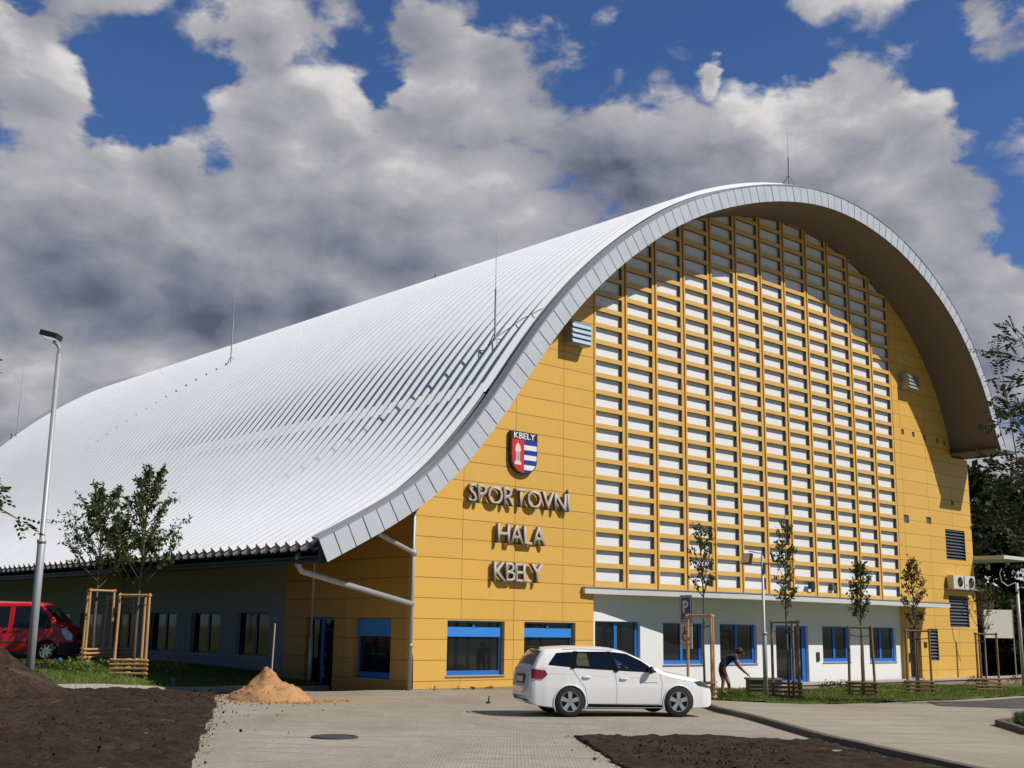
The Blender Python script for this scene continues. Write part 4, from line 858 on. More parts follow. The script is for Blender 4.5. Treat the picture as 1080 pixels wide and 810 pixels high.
# crumbs and clods round the soil beds and the heaps
def crumbs(name,pts,n,spread,smin,smax,m,seed,fn=gF):
    r=random.Random(seed); mb=MB()
    for k in range(n):
        i=r.randrange(len(pts)-1); a,b=pts[i],pts[i+1]; f=r.random(); x=a[0]+(b[0]-a[0])*f+r.gauss(0,spread); y=a[1]+(b[1]-a[1])*f+r.gauss(0,spread); s_=r.uniform(smin,smax)*r.uniform(.5,1); z=fn(x,y)+.008+s_*.3
        P=[Vector((x,y,z))+rv(r)*s_*r.uniform(.6,1) for _ in range(5)]; mb.add(P,[(0,1,2),(0,2,3),(0,3,1),(4,2,1),(4,3,2),(4,1,3)])
    o=mb.build(name,m); o['kind']='stuff'; return o
crumbs('soil_crumbs',[(-13.3,2.4),(-17.17,-4.97),(-23.34,-15.82)],700,.11,.010,.032,GS,11)
crumbs('soil_crumbs',[(-19.4,-27),(-18.7,-18.85),(-15.76,-14.92),(-13.7,-15.94)],600,.10,.010,.030,GS,12)
crumbs('soil_clods',[(-15,0),(-19,-6),(-24,-13),(-27,-8),(-20,-1)],1300,1.2,.02,.055,GS,13,lambda x,y:gF(x,y)+.06)
crumbs('soil_clods',[(-15.2,-16.5),(-17.8,-19.5),(-14.5,-18)],500,.6,.015,.045,GS,14,lambda x,y:gF(x,y)+.05)
crumbs('sand_crumbs',[(-16,-3.6),(-14.6,-4.6),(-13.1,-3.4)],420,.35,.012,.05,M['sand'],15)
crumbs('gravel_crumbs',[(-10,0),(-4,-.4),(-9.5,-1.5)],160,.5,.01,.03,M['stone'],16)
# sand spill film on the paving
M['spill']=ground_mat('sand_film',lambda t,tc:(Mix(t,MapR(t,Noise(t,tc,1.4,6,.7),.4,.62),(.335,.275,.19),(.42,.285,.155)),None,0,0))
0 and drape('sand_spill',[(-16.6,-4.6),(-14.6,-5.4),(-12.2,-4.3),(-10.6,-1.6),(-11.4,-.2),(-13.4,-1.0),(-15.8,-2.6)],gF,.008,.4,M['spill'])
sh=empty('shovel',(pc[0]+.05,pc[1]+.05,gF(*pc)+.5),0,'shovel with a long pale wooden handle standing upright in the orange sand heap','shovel')
MB().tube([(0,0,.1),(.03,.0,1.38)],[.022,.02],8).build('handle',mat('shovel_wood',(.45,.36,.27),.7),sh); MB().box(-.1,.1,-.01,.01,-.25,.12).build('blade',M['galv'],sh)
# manhole, peg, caps
p=(-19.52,-13.29); mb=MB(); mb.lathe([(.0,.024),(.28,.024),(.285,.016),(.31,.016),(.315,.026),(.36,.026),(.38,.012),(.38,-.05)],(0,0,0),'z',28); o=mb.build('manhole_cover',M['iron']); o.location=(p[0],p[1],gF(*p)); tag(o,'round dark iron manhole cover set in the beige paving','manhole cover')
p=(-9.95,-5.97); mb=MB(); mb.tube([(0,0,-.05),(.02,0,.16),(.04,0,.18)],.018,8); mb.box(-.04,.04,-.04,.04,-.02,.05); o=mb.build('short_peg',M['black']); o.location=(p[0],p[1],gF(*p)); tag(o,'short dark peg in the paving left of the car rear','peg')
def cap(p,z,lab,s=1):
    s*=.55
    mb=MB(); mb.lathe([(.10*s,0),(.10*s,.28*s),(.07*s,.30*s),(0,.32*s)],(0,0,0),'z',12); mb.box(-.14*s,.12*s,-.03,.03,.2*s,.27*s); o=mb.build('pipe_cap',M['bcap']); o.location=(*p,z); tag(o,lab,'pipe cap')
cap((-14.01,3.45),gL(-14.01,3.45)-.02,'small blue pipe cap in the grass in front of the grey wall')
cap((-15.1,9.2),gL(-15.1,9.2),'small blue pipe cap beside the front wheel of the red van',.9)
cap((-5.9,-17.95),gR(-5.9,-17.95)+.10,'small blue pipe cap at the edge of the kerbed planting bed',.9)
# ---------------------------------------------------------------- lamps and signs
def pole(t,h,r0,r1,step=None):
    mb=MB()
    if step: mb.tube([(0,0,-.2),(0,0,step),(0,0,step+.05),(0,0,h)],[r0,r0,r1,r1],12); mb.tube([(0,0,step-.03),(0,0,step+.06)],r0*1.15,12)
    else: mb.tube([(0,0,-.2),(0,0,h)],[r0,r1],12)
    return mb.build('pole',M['galv'],t,smooth=True)
def flood(t,c,rz,tilt,s=.42,name='lamp_head'):
    m_=Matrix.Translation(c)@Matrix.Rotation(rz,4,'Z')@Matrix.Rotation(tilt,4,'X'); mb=MB()
    mb.box(-s/2,s/2,-.05,.05,-s*.4,s*.4,mtx=m_); 
    for k in range(5): mb.box(-s*.4+k*s*.19,-s*.4+k*s*.19+.015,.05,.09,-s*.32,s*.32,mtx=m_)
    h=mb.build(name,M['black'],t); g=MB(); g.box(-s*.44,s*.44,-.056,-.0505,-s*.34,s*.34,mtx=m_); g.build('lens',M['lamp'],h)
lp=Vector((-19.75,-.72,0)); lp.z=gF(lp.x,lp.y)
lamp=empty('street_lamp',lp,R(-42),'tall galvanised lamp post in front of the red van','street lamp'); pole(lamp,8.25,.095,.062,3.6)
mb=MB(); mb.tube([(0,0,8.2),(0,0,8.4),(-.05,0,8.5),(-.16,0,8.58)],.045,8); mb.build('bracket',M['galv'],lamp)
m_=Matrix.Translation((-.22,0,8.72))@Matrix.Rotation(R(14),4,'Y'); mb=MB(); mb.box(-.24,.20,-.2,.2,-.06,.07,mtx=m_); h=mb.build('lamp_head',M['black'],lamp); g=MB(); g.box(-.2,.16,-.16,.16,-.066,-.061,mtx=m_); g.build('lens',M['lamp'],h)
q=(1.15,-6.45); l2=empty('floodlight_post',(q[0],q[1],gR(*q)),R(-42),'thin post with two black floodlights in front of the white wall','lamp post'); pole(l2,4.35,.075,.045,1.9)
mb=MB(); mb.tube([(-.55,0,4.1),(.45,0,4.1)],.025,8); mb.tube([(0,0,4.3),(0,0,4.42),(-.42,.0,4.5)],.02,6); mb.build('crossarm',M['galv'],l2)
flood(l2,(-.50,-.05,4.25),R(-60),R(-15),.42); flood(l2,(.48,-.05,4.32),R(25),R(-25),.42)
q=(26.6,-2.6); l3=empty('lamp_post',(q[0],q[1],-.6),R(-42),'tall curved-arm lamp post beside the cream banner at the far right','lamp post'); pole(l3,4.9,.085,.07)
mb=MB(); mb.tube([(0,0,4.85),(-.1,0,4.9),(-.45,0,4.75),(-.72,0,4.95),(-.8,0,5.35),(-.68,0,5.6)],.026,8); mb.tube([(0,0,4.7),(.8,0,4.65)],.024,8); mb.build('arm',M['galv'],l3)
# parking sign
q=(-2.3,-6.2); ps=empty('parking_sign',(q[0],q[1],gR(*q)),R(-98),'blue parking sign above a white disabled-parking plate on a grey post','sign')
MB().tube([(0,0,-.2),(0,0,2.98)],.035,10).build('post',M['galv'],ps,smooth=True)
mb=MB(); mb.box(-.26,.26,-.06,-.04,2.18,2.97); b=mb.build('blue_plate',M['signb'],ps)
mb=MB(); mb.box(-.23,.23,-.063,-.0605,2.22,2.24); mb.box(-.23,.23,-.063,-.0605,2.91,2.93); mb.box(-.23,-.21,-.063,-.0605,2.24,2.91); mb.box(.21,.23,-.063,-.0605,2.24,2.91); mb.build('border',M['whitep'],b)
def sign_text(txt,size,x,z,m,parent,y=-.061):
    me=text_mesh(txt,size,.002,cu_off=.008); xs=[v_.co.x for v_ in me.vertices]; mid_=(min(xs)+max(xs))/2
    for v_ in me.vertices: v_.co=Vector((v_.co.x-mid_+x,y-.002-v_.co.z,v_.co.y+z))
    return link('lettering',me,m,parent)
sign_text('P',.50,0,2.46,M['whitep'],b)
def wheelchair(parent,m,x,z,s,y):
    mb=MB(); T=lambda *P:mb.tube([(x+a*s,y,z+c*s) for a,c in P],.055*s,5)
    mb.lathe([(.0,y-.002),(.10*s,y-.002),(.10*s,y+.002)],(x-.05*s,0,z+.92*s),'y',12); T((-.05,.78),(0,.42),(.34,.42),(.46,.08),(.58,.12)); T((-.03,.62),(.28,.60))
    T(*[(.05+.36*math.cos(a),.18+.36*math.sin(a)) for a in [R(110+i*22) for i in range(12)]]); mb.build('wheelchair_symbol',m,parent)
wheelchair(b,M['whitep'],.0,2.26,.16,-.063)
mb=MB(); mb.box(-.26,.26,-.06,-.04,1.40,2.13); b2=mb.build('white_plate',mat('plate_grey_white',(.55,.55,.55),.5),ps)
wheelchair(b2,M['black'],-.05,1.68,.36,-.063)
mb=MB(); mb.box(-.2,.2,-.063,-.0605,1.52,1.54); mb.box(-.2,.2,-.063,-.0605,1.46,1.475); mb.build('text_lines',M['black'],b2)
# banner and small side canopy on the right
bn=empty('cream_banner',(28.08,-.08,-.2),R(-31),'blank cream banner on thin posts at the right end of the hall','banner')
mb=MB(); mb.box(0,1.54,-.02,.02,1.88,3.28); mb.build('sheet',M['banner'],bn)
for x in (-.04,1.58): MB().tube([(x,0,-.02),(x,0,3.32)],.03,8).build('post',M['galv'],bn)
cs=MB(); cs.box(27.52,30.6,-1.6,2.2,5.55,5.72); sc_=part(cs,'side_canopy',M['canopy']); cs=MB(); cs.box(29.6,29.75,-.8,-.65,5.35,5.55); cs.tube([(30.3,1.6,-.6),(30.3,1.6,5.55)],.06,8); cs.build('canopy_bracket',M['trim'],sc_)
# gravel bank in the far right
heap('gravel_bank',(38,-1.5),9.5,3.0,.75,mat('bank_gravel',(.20,.16,.12),.95,nv=.3,ns=3,bump=.5),'low bank of brownish gravel beyond the right end of the hall','gravel bank',gR,9,.12,0,.5)
# planter box beside the person
q=(2.0,-5.75); pb=empty('crate_box',(q[0],q[1],gR(*q)),R(-38),'grey-brown weathered box on the grass beside the bending woman','box')
mb=MB(); mb.box(-.52,.52,-.28,.28,0,.46); mb.build('body',mat('box_grey',(.12,.105,.09),.9,nv=.3,ns=8),pb)
mb=MB(); mb.box(-.56,.56,-.32,.32,.46,.52); mb.build('rim',mat('box_rim',(.20,.18,.15),.9,nv=.2),pb)
for k in range(4): MB().box(-.54,.54,-.30,-.282,.04+k*.11,.05+k*.11).build('board_joint',M['black'],pb)
q=(2.35,-6.75); o=MB().lathe([(.0,.0),(.13,0),(.16,.22),(.14,.24),(.12,.2),(0,.1)],(0,0,0),'z',16).build('orange_bucket',M['orange']); o.location=(*q,gR(*q)); tag(o,'small orange bucket on the grass by the foot of the floodlight post','bucket')
# ---------------------------------------------------------------- person
def person():
    q=(.1,-5.7); z=gR(*q); t=empty('person',(q[0],q[1],z),R(-41),'woman in navy top and maroon shorts bending over to reach into a box','person')
    # local x = facing direction
    V=dict(pel=(-.13,0,.80),sp1=(-.06,0,.95),sp2=(.10,0,1.10),chest=(.24,0,1.19),neck=(.36,0,1.25),head0=(.42,0,1.27),head=(.50,0,1.29),
      lh=(-.12,.10,.76),lk=(-.04,.12,.44),la=(-.10,.12,.08),lt=(.05,.13,.03),rh=(-.12,-.10,.76),rk=(.05,-.12,.44),ra=(.12,-.12,.08),rt=(.27,-.13,.03),
      ls=(.27,.17,1.17),le=(.42,.20,.90),lw=(.60,.16,.72),lhd=(.68,.15,.66),rs=(.27,-.17,1.17),re=(.40,-.21,.90),rw=(.60,-.18,.70),rhd=(.68,-.17,.64))
    rad=dict(pel=.155,sp1=.13,sp2=.135,chest=.14,neck=.055,head0=.075,head=.095,lh=.10,lk=.062,la=.04,lt=.035,rh=.10,rk=.062,ra=.04,rt=.035,ls=.065,le=.042,lw=.028,lhd=.032,rs=.065,re=.042,rw=.028,rhd=.032)
    E=[('pel','sp1'),('sp1','sp2'),('sp2','chest'),('chest','neck'),('neck','head0'),('head0','head'),('pel','lh'),('lh','lk'),('lk','la'),('la','lt'),('pel','rh'),('rh','rk'),('rk','ra'),('ra','rt'),('chest','ls'),('ls','le'),('le','lw'),('lw','lhd'),('chest','rs'),('rs','re'),('re','rw'),('rw','rhd')]
    for s_,sg in (('l',1),('r',-1)):
        w=Vector(V[s_+'hd'])
        for i,(dy,ln) in enumerate(((-.03,.07),(-.01,.085),(.01,.08),(.03,.065))):
            a=s_+'f%d'%i; V[a+'a']=tuple(w+Vector((.03,dy,-.03))); V[a+'b']=tuple(w+Vector((.03+ln*.45,dy*1.2,-.03-ln*.8))); rad[a+'a']=.0095; rad[a+'b']=.008; E+=[(s_+'hd',a+'a'),(a+'a',a+'b')]
        V[s_+'th']=tuple(w+Vector((.02,-.05*sg,.0))); rad[s_+'th']=.010; E.append((s_+'hd',s_+'th'))
    ks=list(V); me=bpy.data.meshes.new('body'); me.from_pydata([V[k] for k in ks],[(ks.index(a),ks.index(b)) for a,b in E],[]); o=bpy.data.objects.new('body',me); C.objects.link(o)
    md=o.modifiers.new('s','SKIN'); 
    for i,k in enumerate(ks): me.skin_vertices[0].data[i].radius=(rad[k]*(1.12 if rad[k]>.05 else 1),)*2; me.skin_vertices[0].data[i].use_root=(k=='pel')
    o.modifiers.new('u','SUBSURF').levels=2; dg=bpy.context.evaluated_depsgraph_get(); me2=bpy.data.meshes.new_from_object(o.evaluated_get(dg)); bpy.data.objects.remove(o)
    body=link('body',me2,[M['skin'],M['shirt'],M['shorts']],t,smooth=True)
    me2.materials.clear(); [me2.materials.append(x) for x in (M['skin'],M['shirt'],M['shorts'])]
    for p in me2.polygons:
        c=p.center; arm=abs(c.y)>.14 and c.x>.25 and c.z<1.08
        if c.x>.345 or arm: p.material_index=0
        elif c.z<.56: p.material_index=0
        elif c.z<.86 and c.x<.1: p.material_index=2
        else: p.material_index=1
    # hair, face, shoes
    bm=bmesh.new(); bmesh.ops.create_icosphere(bm,subdivisions=3,radius=.118)
    for v_ in bm.verts:
        n_=mn.noise(v_.co*18)*.012; v_.co=v_.co*(1+n_*6); v_.co.x=v_.co.x*1.05
    hm=bpy.data.meshes.new('hair'); bm.to_mesh(hm); bm.free(); hr=link('hair',hm,M['hair'],t,smooth=True); hr.location=(.45,0,1.345); hr.rotation_euler=(0,R(-25),0)
    mb=MB(); mb.tube([(.40,0,1.40),(.30,0,1.42),(.26,0,1.36)],[.04,.03,.012],8); mb.build('ponytail',M['hair'],t,smooth=True)
    mb=MB(); mb.tube([(.585,0,1.27),(.61,0,1.255)],[.018,.012],6); mb.build('nose',M['skin'],t)
    for s in (-1,1):
        x0=-.10 if s>0 else .12; mb=MB(); mb.tube([(x0-.07,s*.12,.04),(x0+.05,s*.125,.045),(x0+.19,s*.13,.025)],[.045,.05,.035],8); mb.build('shoe',M['black'],t,smooth=True)
person()
# ---------------------------------------------------------------- vehicles
def lerp_tab(tab,x):
    if x<=tab[0][0]: return tab[0][1]
    for a,b in zip(tab,tab[1:]):
        if x<=b[0]: return a[1]+(b[1]-a[1])*(x-a[0])/(b[0]-a[0])
    return tab[-1][1]
class Veh:
    def __init__(s,L,Wd,top,bottom,belt,roofz,tumble,crown=.07,endr=.9,plan=None):
        s.L=L;s.W=Wd;s.top=top;s.bot=bottom;s.belt=belt;s.roof=roofz;s.tb=tumble;s.cr=crown;s.plan=plan
    def zt(s,x): return lerp_tab(s.top,x)
    def hw(s,x,z):
        w=s.W*lerp_tab(s.plan,x); zb=lerp_tab(s.bot,x)
        if z<=.62: w*=1-.045*((.62-z)/.45)**2
        b=lerp_tab(s.belt,x)
        if z>.62: w*=1-.03*min(1,(z-.62)/max(.05,b-.62))
        if z>b: w*=1-s.tb*((z-b)/(s.roof-b))**1.15
        zt=s.zt(x); sh=.10 
        if z>zt-sh: w*=1-.10*((z-(zt-sh))/sh)**2
        return w
    def topz(s,x,y):
        zt=s.zt(x); ze=zt-.02; w=s.hw(x,ze); k=min(1,abs(y)/w); return ze+ s.cr*lerp_tab(s.plan,x)*(1-k*k)-.0
    def shell(s,arches,nx=120,nz=56,ny=12,holes=()):
        L=s.L; vs=[];fs=[]; xs=[]
        for i in range(nx+1): xs.append(L*(.5-.5*math.cos(math.pi*(i/nx)))*.35+L*(i/nx)*.65)
        ring=[]
        for x in xs:
            zb=lerp_tab(s.bot,x); ze=s.zt(x)-.02; r=[]
            for j in range(nz+1):
                z=zb+(ze-zb)*j/nz; r.append((x,-s.hw(x,z),z))
            w=s.hw(x,ze)
            for j in range(1,ny): y=-w+2*w*j/ny; r.append((x,y,s.topz(x,y)))
            for j in range(nz,-1,-1):
                z=zb+(ze-zb)*j/nz; r.append((x,s.hw(x,z),z))
            ring.append(r)
        n=len(ring[0])
        for r in ring: vs+=r
        for i in range(nx):
            for k in range(n): fs.append((i*n+k,i*n+(k+1)%n,(i+1)*n+(k+1)%n,(i+1)*n+k))
        fs.append(tuple(range(n))); fs.append(tuple(nx*n+k for k in range(n-1,-1,-1)))
        mb=MB(); mb.add(vs,fs); me=mb.mesh('body'); bm=bmesh.new(); bm.from_mesh(me); bmesh.ops.recalc_face_normals(bm,faces=bm.faces); bm.to_mesh(me); bm.free()
        o=bpy.data.objects.new('b',me); C.objects.link(o); cut=[]
        for (ax,az,ar) in arches:
            c=MB()
            for sg in (-1,1):
                c.lathe([(0,sg*(s.W-.28)),(ar,sg*(s.W-.28)),(ar,sg*(s.W+.3)),(0,sg*(s.W+.3))],(ax,0,az),'y',40)
            cm=c.mesh('c'); bm=bmesh.new(); bm.from_mesh(cm); bmesh.ops.remove_doubles(bm,verts=bm.verts,dist=1e-4); bmesh.ops.recalc_face_normals(bm,faces=bm.faces); bm.to_mesh(cm); bm.free()
            co=bpy.data.objects.new('c',cm); C.objects.link(co); cut.append(co); md=o.modifiers.new('b','BOOLEAN'); md.object=co; md.operation='DIFFERENCE'; md.solver='EXACT'
        me.materials.append(M['carw'])
        for poly in holes:
            cx=sum(p[0] for p in poly)/len(poly); cz=sum(p[1] for p in poly)/len(poly); pp_=[(cx+(x-cx)*.93,cz+(z-cz)*.92) for x,z in poly]
            c=plate_mesh(pp_,[],2.4,lambda u,v_,w:(u,w-1.2,v_)); cm=c.mesh('c'); bm=bmesh.new(); bm.from_mesh(cm); bmesh.ops.recalc_face_normals(bm,faces=bm.faces); bm.to_mesh(cm); bm.free(); cm.materials.append(M['surr'])
            co=bpy.data.objects.new('c',cm); C.objects.link(co); cut.append(co); md=o.modifiers.new('b','BOOLEAN'); md.object=co; md.operation='DIFFERENCE'; md.solver='EXACT'; md.material_mode='TRANSFER'
        dg=bpy.context.evaluated_depsgraph_get(); out=bpy.data.meshes.new_from_object(o.evaluated_get(dg)); mi=[p.material_index for p in out.polygons]; nm=[x.name if x else '' for x in out.materials]
        for x in cut+[o]: bpy.data.objects.remove(x)
        for p in out.polygons: p.use_smooth=True
        out.materials.clear()
        for p,k in zip(out.polygons,mi): p.material_index=1 if (k<len(nm) and 'window_rubber' in nm[k]) else 0
        return out
    def patch(s,poly,side,off=.006,res=.03):
        """convex outline in (x,z) laid on the flank"""
        xs=[p[0] for p in poly]; zs_=[p[1] for p in poly]; bm=bmesh.new(); nx=max(2,int((max(xs)-min(xs))/res)); nz=max(2,int((max(zs_)-min(zs_))/res))
        g=[[bm.verts.new((min(xs)+(max(xs)-min(xs))*i/nx,min(zs_)+(max(zs_)-min(zs_))*j/nz,0)) for i in range(nx+1)] for j in range(nz+1)]
        for j in range(nz):
            for i in range(nx): bm.faces.new((g[j][i],g[j][i+1],g[j+1][i+1],g[j+1][i]))
        cx=sum(xs)/len(xs); cz=sum(zs_)/len(zs_)
        for i in range(len(poly)):
            a=Vector((*poly[i],0)); b=Vector((*poly[(i+1)%len(poly)],0)); d=b-a; no=Vector((d.y,-d.x,0))
            if no.dot(Vector((cx,cz,0))-a)>0: no=-no
            bmesh.ops.bisect_plane(bm,geom=bm.verts[:]+bm.edges[:]+bm.faces[:],plane_co=a,plane_no=no,clear_outer=True)
        for v_ in bm.verts:
            x,z=v_.co.x,v_.co.y; v_.co=Vector((x,side*(s.hw(x,z)+off),z))
        me=bpy.data.meshes.new('p'); bm.to_mesh(me); bm.free()
        for p in me.polygons: p.use_smooth=True
        if len(me.polygons) and me.polygons[0].normal.y*side<0: me.flip_normals()
        return me
    def toppatch(s,x0,x1,k0,k1,off=.006,n=14,inset=0):
        vs=[];fs=[]
        for i in range(n+1):
            x=x0+(x1-x0)*i/n; w=s.hw(x,s.zt(x)-.02)*(k0+(k1-k0)*i/n)
            for j in range(n+1): y=-w+2*w*j/n; vs.append((x,y,s.topz(x,y)))
        # push along normal of the surface in xz
        sl=[(s.zt(x0+(x1-x0)*i/n+.01)-s.zt(x0+(x1-x0)*i/n-.01))/.02 for i in range(n+1)]
        out=[]
        for i in range(n+1):
            d=math.hypot(1,sl[i]); 
            for j in range(n+1): x,y,z=vs[i*(n+1)+j]; out.append((x-sl[i]/d*off,y,z+off/d))
        for i in range(n):
            for j in range(n): a=i*(n+1)+j; fs.append((a,a+n+1,a+n+2,a+1))
        mb=MB(); mb.add(out,fs); me=mb.mesh('t')
        for p in me.polygons: p.use_smooth=True
        return me
def wheel(t,x,y,r,side,spokes=5,steel=False):
    mb=MB(); w=.10
    mb.lathe([(r*.66,-w),(r*.9,-w*1.02),(r*.98,-w*.8),(r,-w*.4),(r,w*.4),(r*.98,w*.8),(r*.9,w*1.02),(r*.66,w)],(x,y,r),'y',36); o=mb.build('wheel',M['rubber'],t,smooth=True)
    b=MB(); yo=y+side*w*.35; b.lathe([(0,0),(r*.64,0)],(x,yo,r),'y',30); b.build('brake_disc',M['black'],o)
    rb=MB(); yo=y+side*w*.85
    rb.lathe([(r*.60,side*-.02),(r*.63,side*.01),(r*.69,side*.012),(r*.70,-side*.06)],(x,yo,r),'y',36)
    rb.lathe([(0,side*.0),(r*.13,0),(r*.16,-side*.03)],(x,yo,r),'y',16)
    for k in range(spokes):
        a=2*math.pi*k/spokes+.3; ca,sa=math.cos(a),math.sin(a); w0,w1=r*.10,(r*.15 if not steel else r*.09)
        P=[]
        for rr,ww in ((r*.08,w0),(r*.62,w1)):
            for s_ in (-1,1): P.append((x+ca*rr-sa*ww*s_,r+sa*rr+ca*ww*s_))
        vs=[(P[i][0],yo,P[i][1]) for i in (0,1,3,2)]+[(P[i][0],yo-side*.035,P[i][1]) for i in (0,1,3,2)]
        rb.add(vs,[(0,1,2,3),(4,7,6,5),(0,4,5,1),(1,5,6,2),(2,6,7,3),(3,7,4,0)])
    rb.build('rim',M['alloy'],o)
def box_part(name,t,m,*b): return MB().box(*b).build(name,m,t)
def ring_patch(v,name,t,m,outer,side,off,w=.018):
    o=None
    for i in range(len(outer)):
        a=Vector(outer[i]); b=Vector(outer[(i+1)%len(outer)])
    return o
def tubeline(v,pts,side,r=.005,off=.001):
    mb=MB(); P=[]
    for a,b in zip(pts,pts[1:]):
        n=max(2,int(math.dist(a,b)/.08))
        for k in range(n): x=a[0]+(b[0]-a[0])*k/n; z=a[1]+(b[1]-a[1])*k/n; P.append((x,side*(v.hw(x,z)+off),z))
    x,z=pts[-1]; P.append((x,side*(v.hw(x,z)+off),z)); mb.tube(P,r,5); return mb
def estate():
    v=Veh(4.26,.865,[(0,.66),(.02,.80),(.05,.96),(.10,1.06),(.20,1.24),(.30,1.37),(.36,1.405),(.6,1.432),(1.0,1.455),(1.55,1.455),(1.95,1.425),(2.2,1.375),(2.5,1.25),(2.8,1.09),(3.08,.955),(3.35,.905),(3.7,.84),(3.95,.765),(4.08,.70),(4.16,.62),(4.23,.54),(4.26,.46)],
      [(0,.36),(.15,.24),(.5,.20),(3.6,.18),(4.1,.20),(4.26,.28)],[(0,1.02),(.5,1.04),(1.2,.99),(2.0,.955),(2.9,.90),(3.4,.88),(4.26,.8)],1.45,.21,.05,plan=[(0,.84),(.04,.885),(.12,.93),(.35,.975),(.8,1.0),(3.3,1.0),(3.7,.97),(3.95,.92),(4.1,.85),(4.2,.74),(4.26,.58)])
    a=atd(646,753,26.6); 
    t=empty('estate_car',(a[0],a[1],0),R(-28),'white estate car parked on the paving in front of the yellow hall','car')
    t.location.z=gF(a[0],a[1])+.0
    mid=2.115
    def fixm(me): 
        for vv in me.vertices: vv.co.x-=mid
        return me
    WN=([(.43,1.10),(.61,1.315),(.99,1.345),(.91,1.055)],[(.97,1.045),(1.07,1.345),(1.74,1.35),(1.88,1.0)],[(1.96,.995),(1.82,1.35),(2.18,1.31),(2.50,1.165),(2.82,.955)])
    b=link('body',fixm(v.shell([(.88,.31,.35),(3.35,.31,.35)],holes=WN)),[M['carw'],M['surr']],t)
    for sx_,sy_ in ((2.05,.36),(2.05,-.36),(1.15,.38),(1.15,-.38)):
        q=MB(); q.box(-.05,.05,-.2,.2,-.3,.0); q.box(-.045,.045,-.12,.12,.04,.2); q.tube([(0,-.05,-.02),(0,-.05,.06)],.012,5); q.tube([(0,.05,-.02),(0,.05,.06)],.012,5); o_=q.build('seat',mat('seat_fabric',(.05,.05,.055),.9),t); o_.location=(sx_-mid-.1,sy_,1.12); o_.rotation_euler=(0,R(-14),0)
    def ringp(poly,k):
        cx=sum(p[0] for p in poly)/len(poly); cz=sum(p[1] for p in poly)/len(poly); return [(cx+(x-cx)*k,cz+(z-cz)*k) for x,z in poly]
    def P(name,poly,m,side,off=.006): 
        return link(name,fixm(v.patch(poly,side,off)),m,t)
    for s in (-1,1):
        for poly in WN:
            P('window',poly,M['tint'],s,.012)
            k_=ringp(poly,1.03); q=tubeline(v,k_+[k_[0]],s,.016,.004).build('window_surround',M['surr'],t); q.location.x=-mid
        for a_,b_ in (((.935,1.03),(1.03,1.375)),((1.92,.965),(1.78,1.375))):
            P('pillar_cover',[(a_[0]-.05,a_[1]-.02),(b_[0]-.05,b_[1]),(b_[0]+.05,b_[1]),(a_[0]+.05,a_[1]-.02)],M['surr'],s,.016)
        P('tail_light',[(.035,.80),(.055,1.0),(.33,.97),(.38,.88),(.27,.79)],M['taill'],s,.018); P('headlight',[(3.83,.66),(3.72,.745),(3.9,.76),(4.07,.69),(4.12,.60)],mat('headlight_dark',(.06,.065,.07),.12,coat=1),s,.008)
        P('sill_trim',[(1.27,.21),(1.27,.27),(2.97,.25),(2.97,.20)],M['surr'],s,.014)
        for nm,pts in (('door_seam',[(1.90,.94),(1.93,.6),(1.93,.28)]),('door_seam',[(2.93,.90),(2.97,.7),(2.93,.28)]),('door_seam',[(.93,1.0),(1.05,.83),(1.22,.6),(1.27,.28),(2.93,.27)])):
            q=tubeline(v,pts,s,.004).build(nm,mat('seam_grey',(.22,.22,.22),.7),t); q.location.x=-mid
        mb=tubeline(v,[(.30,.92),(1.2,.88),(2.2,.84),(3.2,.82)],s,.006,-.002).build('crease',M['carw'],t); mb.location.x=-mid
        for hx,hz in ((1.24,.83),(2.08,.80)):
            y=s*(v.hw(hx,hz)+.02); q=MB().tube([(hx-.09-mid,y-s*.02,hz),(hx-.05-mid,y+s*.008,hz+.004),(hx+.06-mid,y+s*.008,hz+.004),(hx+.10-mid,y-s*.02,hz)],.015,6).build('door_handle',M['carw'],t,smooth=True)
        y=s*(v.hw(2.72,.95)+.10); q=MB(); q.lathe([(0,-.055),(.055,-.045),(.085,0),(.07,.05),(0,.06)],(2.68-mid,y,.99),'x',12); q.tube([(2.72-mid,y-s*.1,.94),(2.70-mid,y,.97)],.02,6); q.build('mirror',M['black'],t,smooth=True)
        r_=tubeline(v,[(.75,1.405),(1.2,1.42),(1.9,1.395)],s,.012,-.0); q=r_.build('roof_rail',M['galv'],t); q.location.x=-mid
        for wx in (.88,3.35):
            wheel(t,wx-mid,s*.765,.325,s); q=MB(); P_=[]
            for k in range(25):
                a_=R(-28+k*236/24); X_=wx+.358*math.cos(a_); Z_=.31+.358*math.sin(a_); P_.append((X_-mid,s*(v.hw(X_,max(.2,Z_))+.001),Z_))
            q.tube(P_,.016,6); q.build('arch_lip',M['carw'],t,smooth=True)
        q=tubeline(v,[(2.45,.72),(2.52,.735),(2.6,.715),(2.72,.73),(2.86,.72)],s,.008,.0).build('door_marking',mat('marking_grey',(.3,.3,.3),.6),t); q.location.x=-mid
    link('windscreen',fixm(v.toppatch(2.24,3.04,.93,.93)),M['cglass'],t); link('rear_window',fixm(v.toppatch(.105,.30,.86,.86)),mat('rear_glass',(.30,.31,.32),.15,0,.8,coat=.5),t)
    box_part('number_plate',t,M['plate'],-.03-mid,-.005-mid,-.26,.26,.72,.83); box_part('plate_recess',t,mat('recess_dark',(.06,.05,.05),.5),-.012-mid,.03-mid,-.34,.34,.68,.87)
    box_part('bumper_lip',t,M['black'],.0-mid,.10-mid,-.6,.6,.33,.42); box_part('grille',t,M['black'],4.17-mid,4.235-mid,-.40,.40,.48,.58); box_part('lower_grille',t,M['black'],4.2-mid,4.245-mid,-.48,.48,.28,.38)
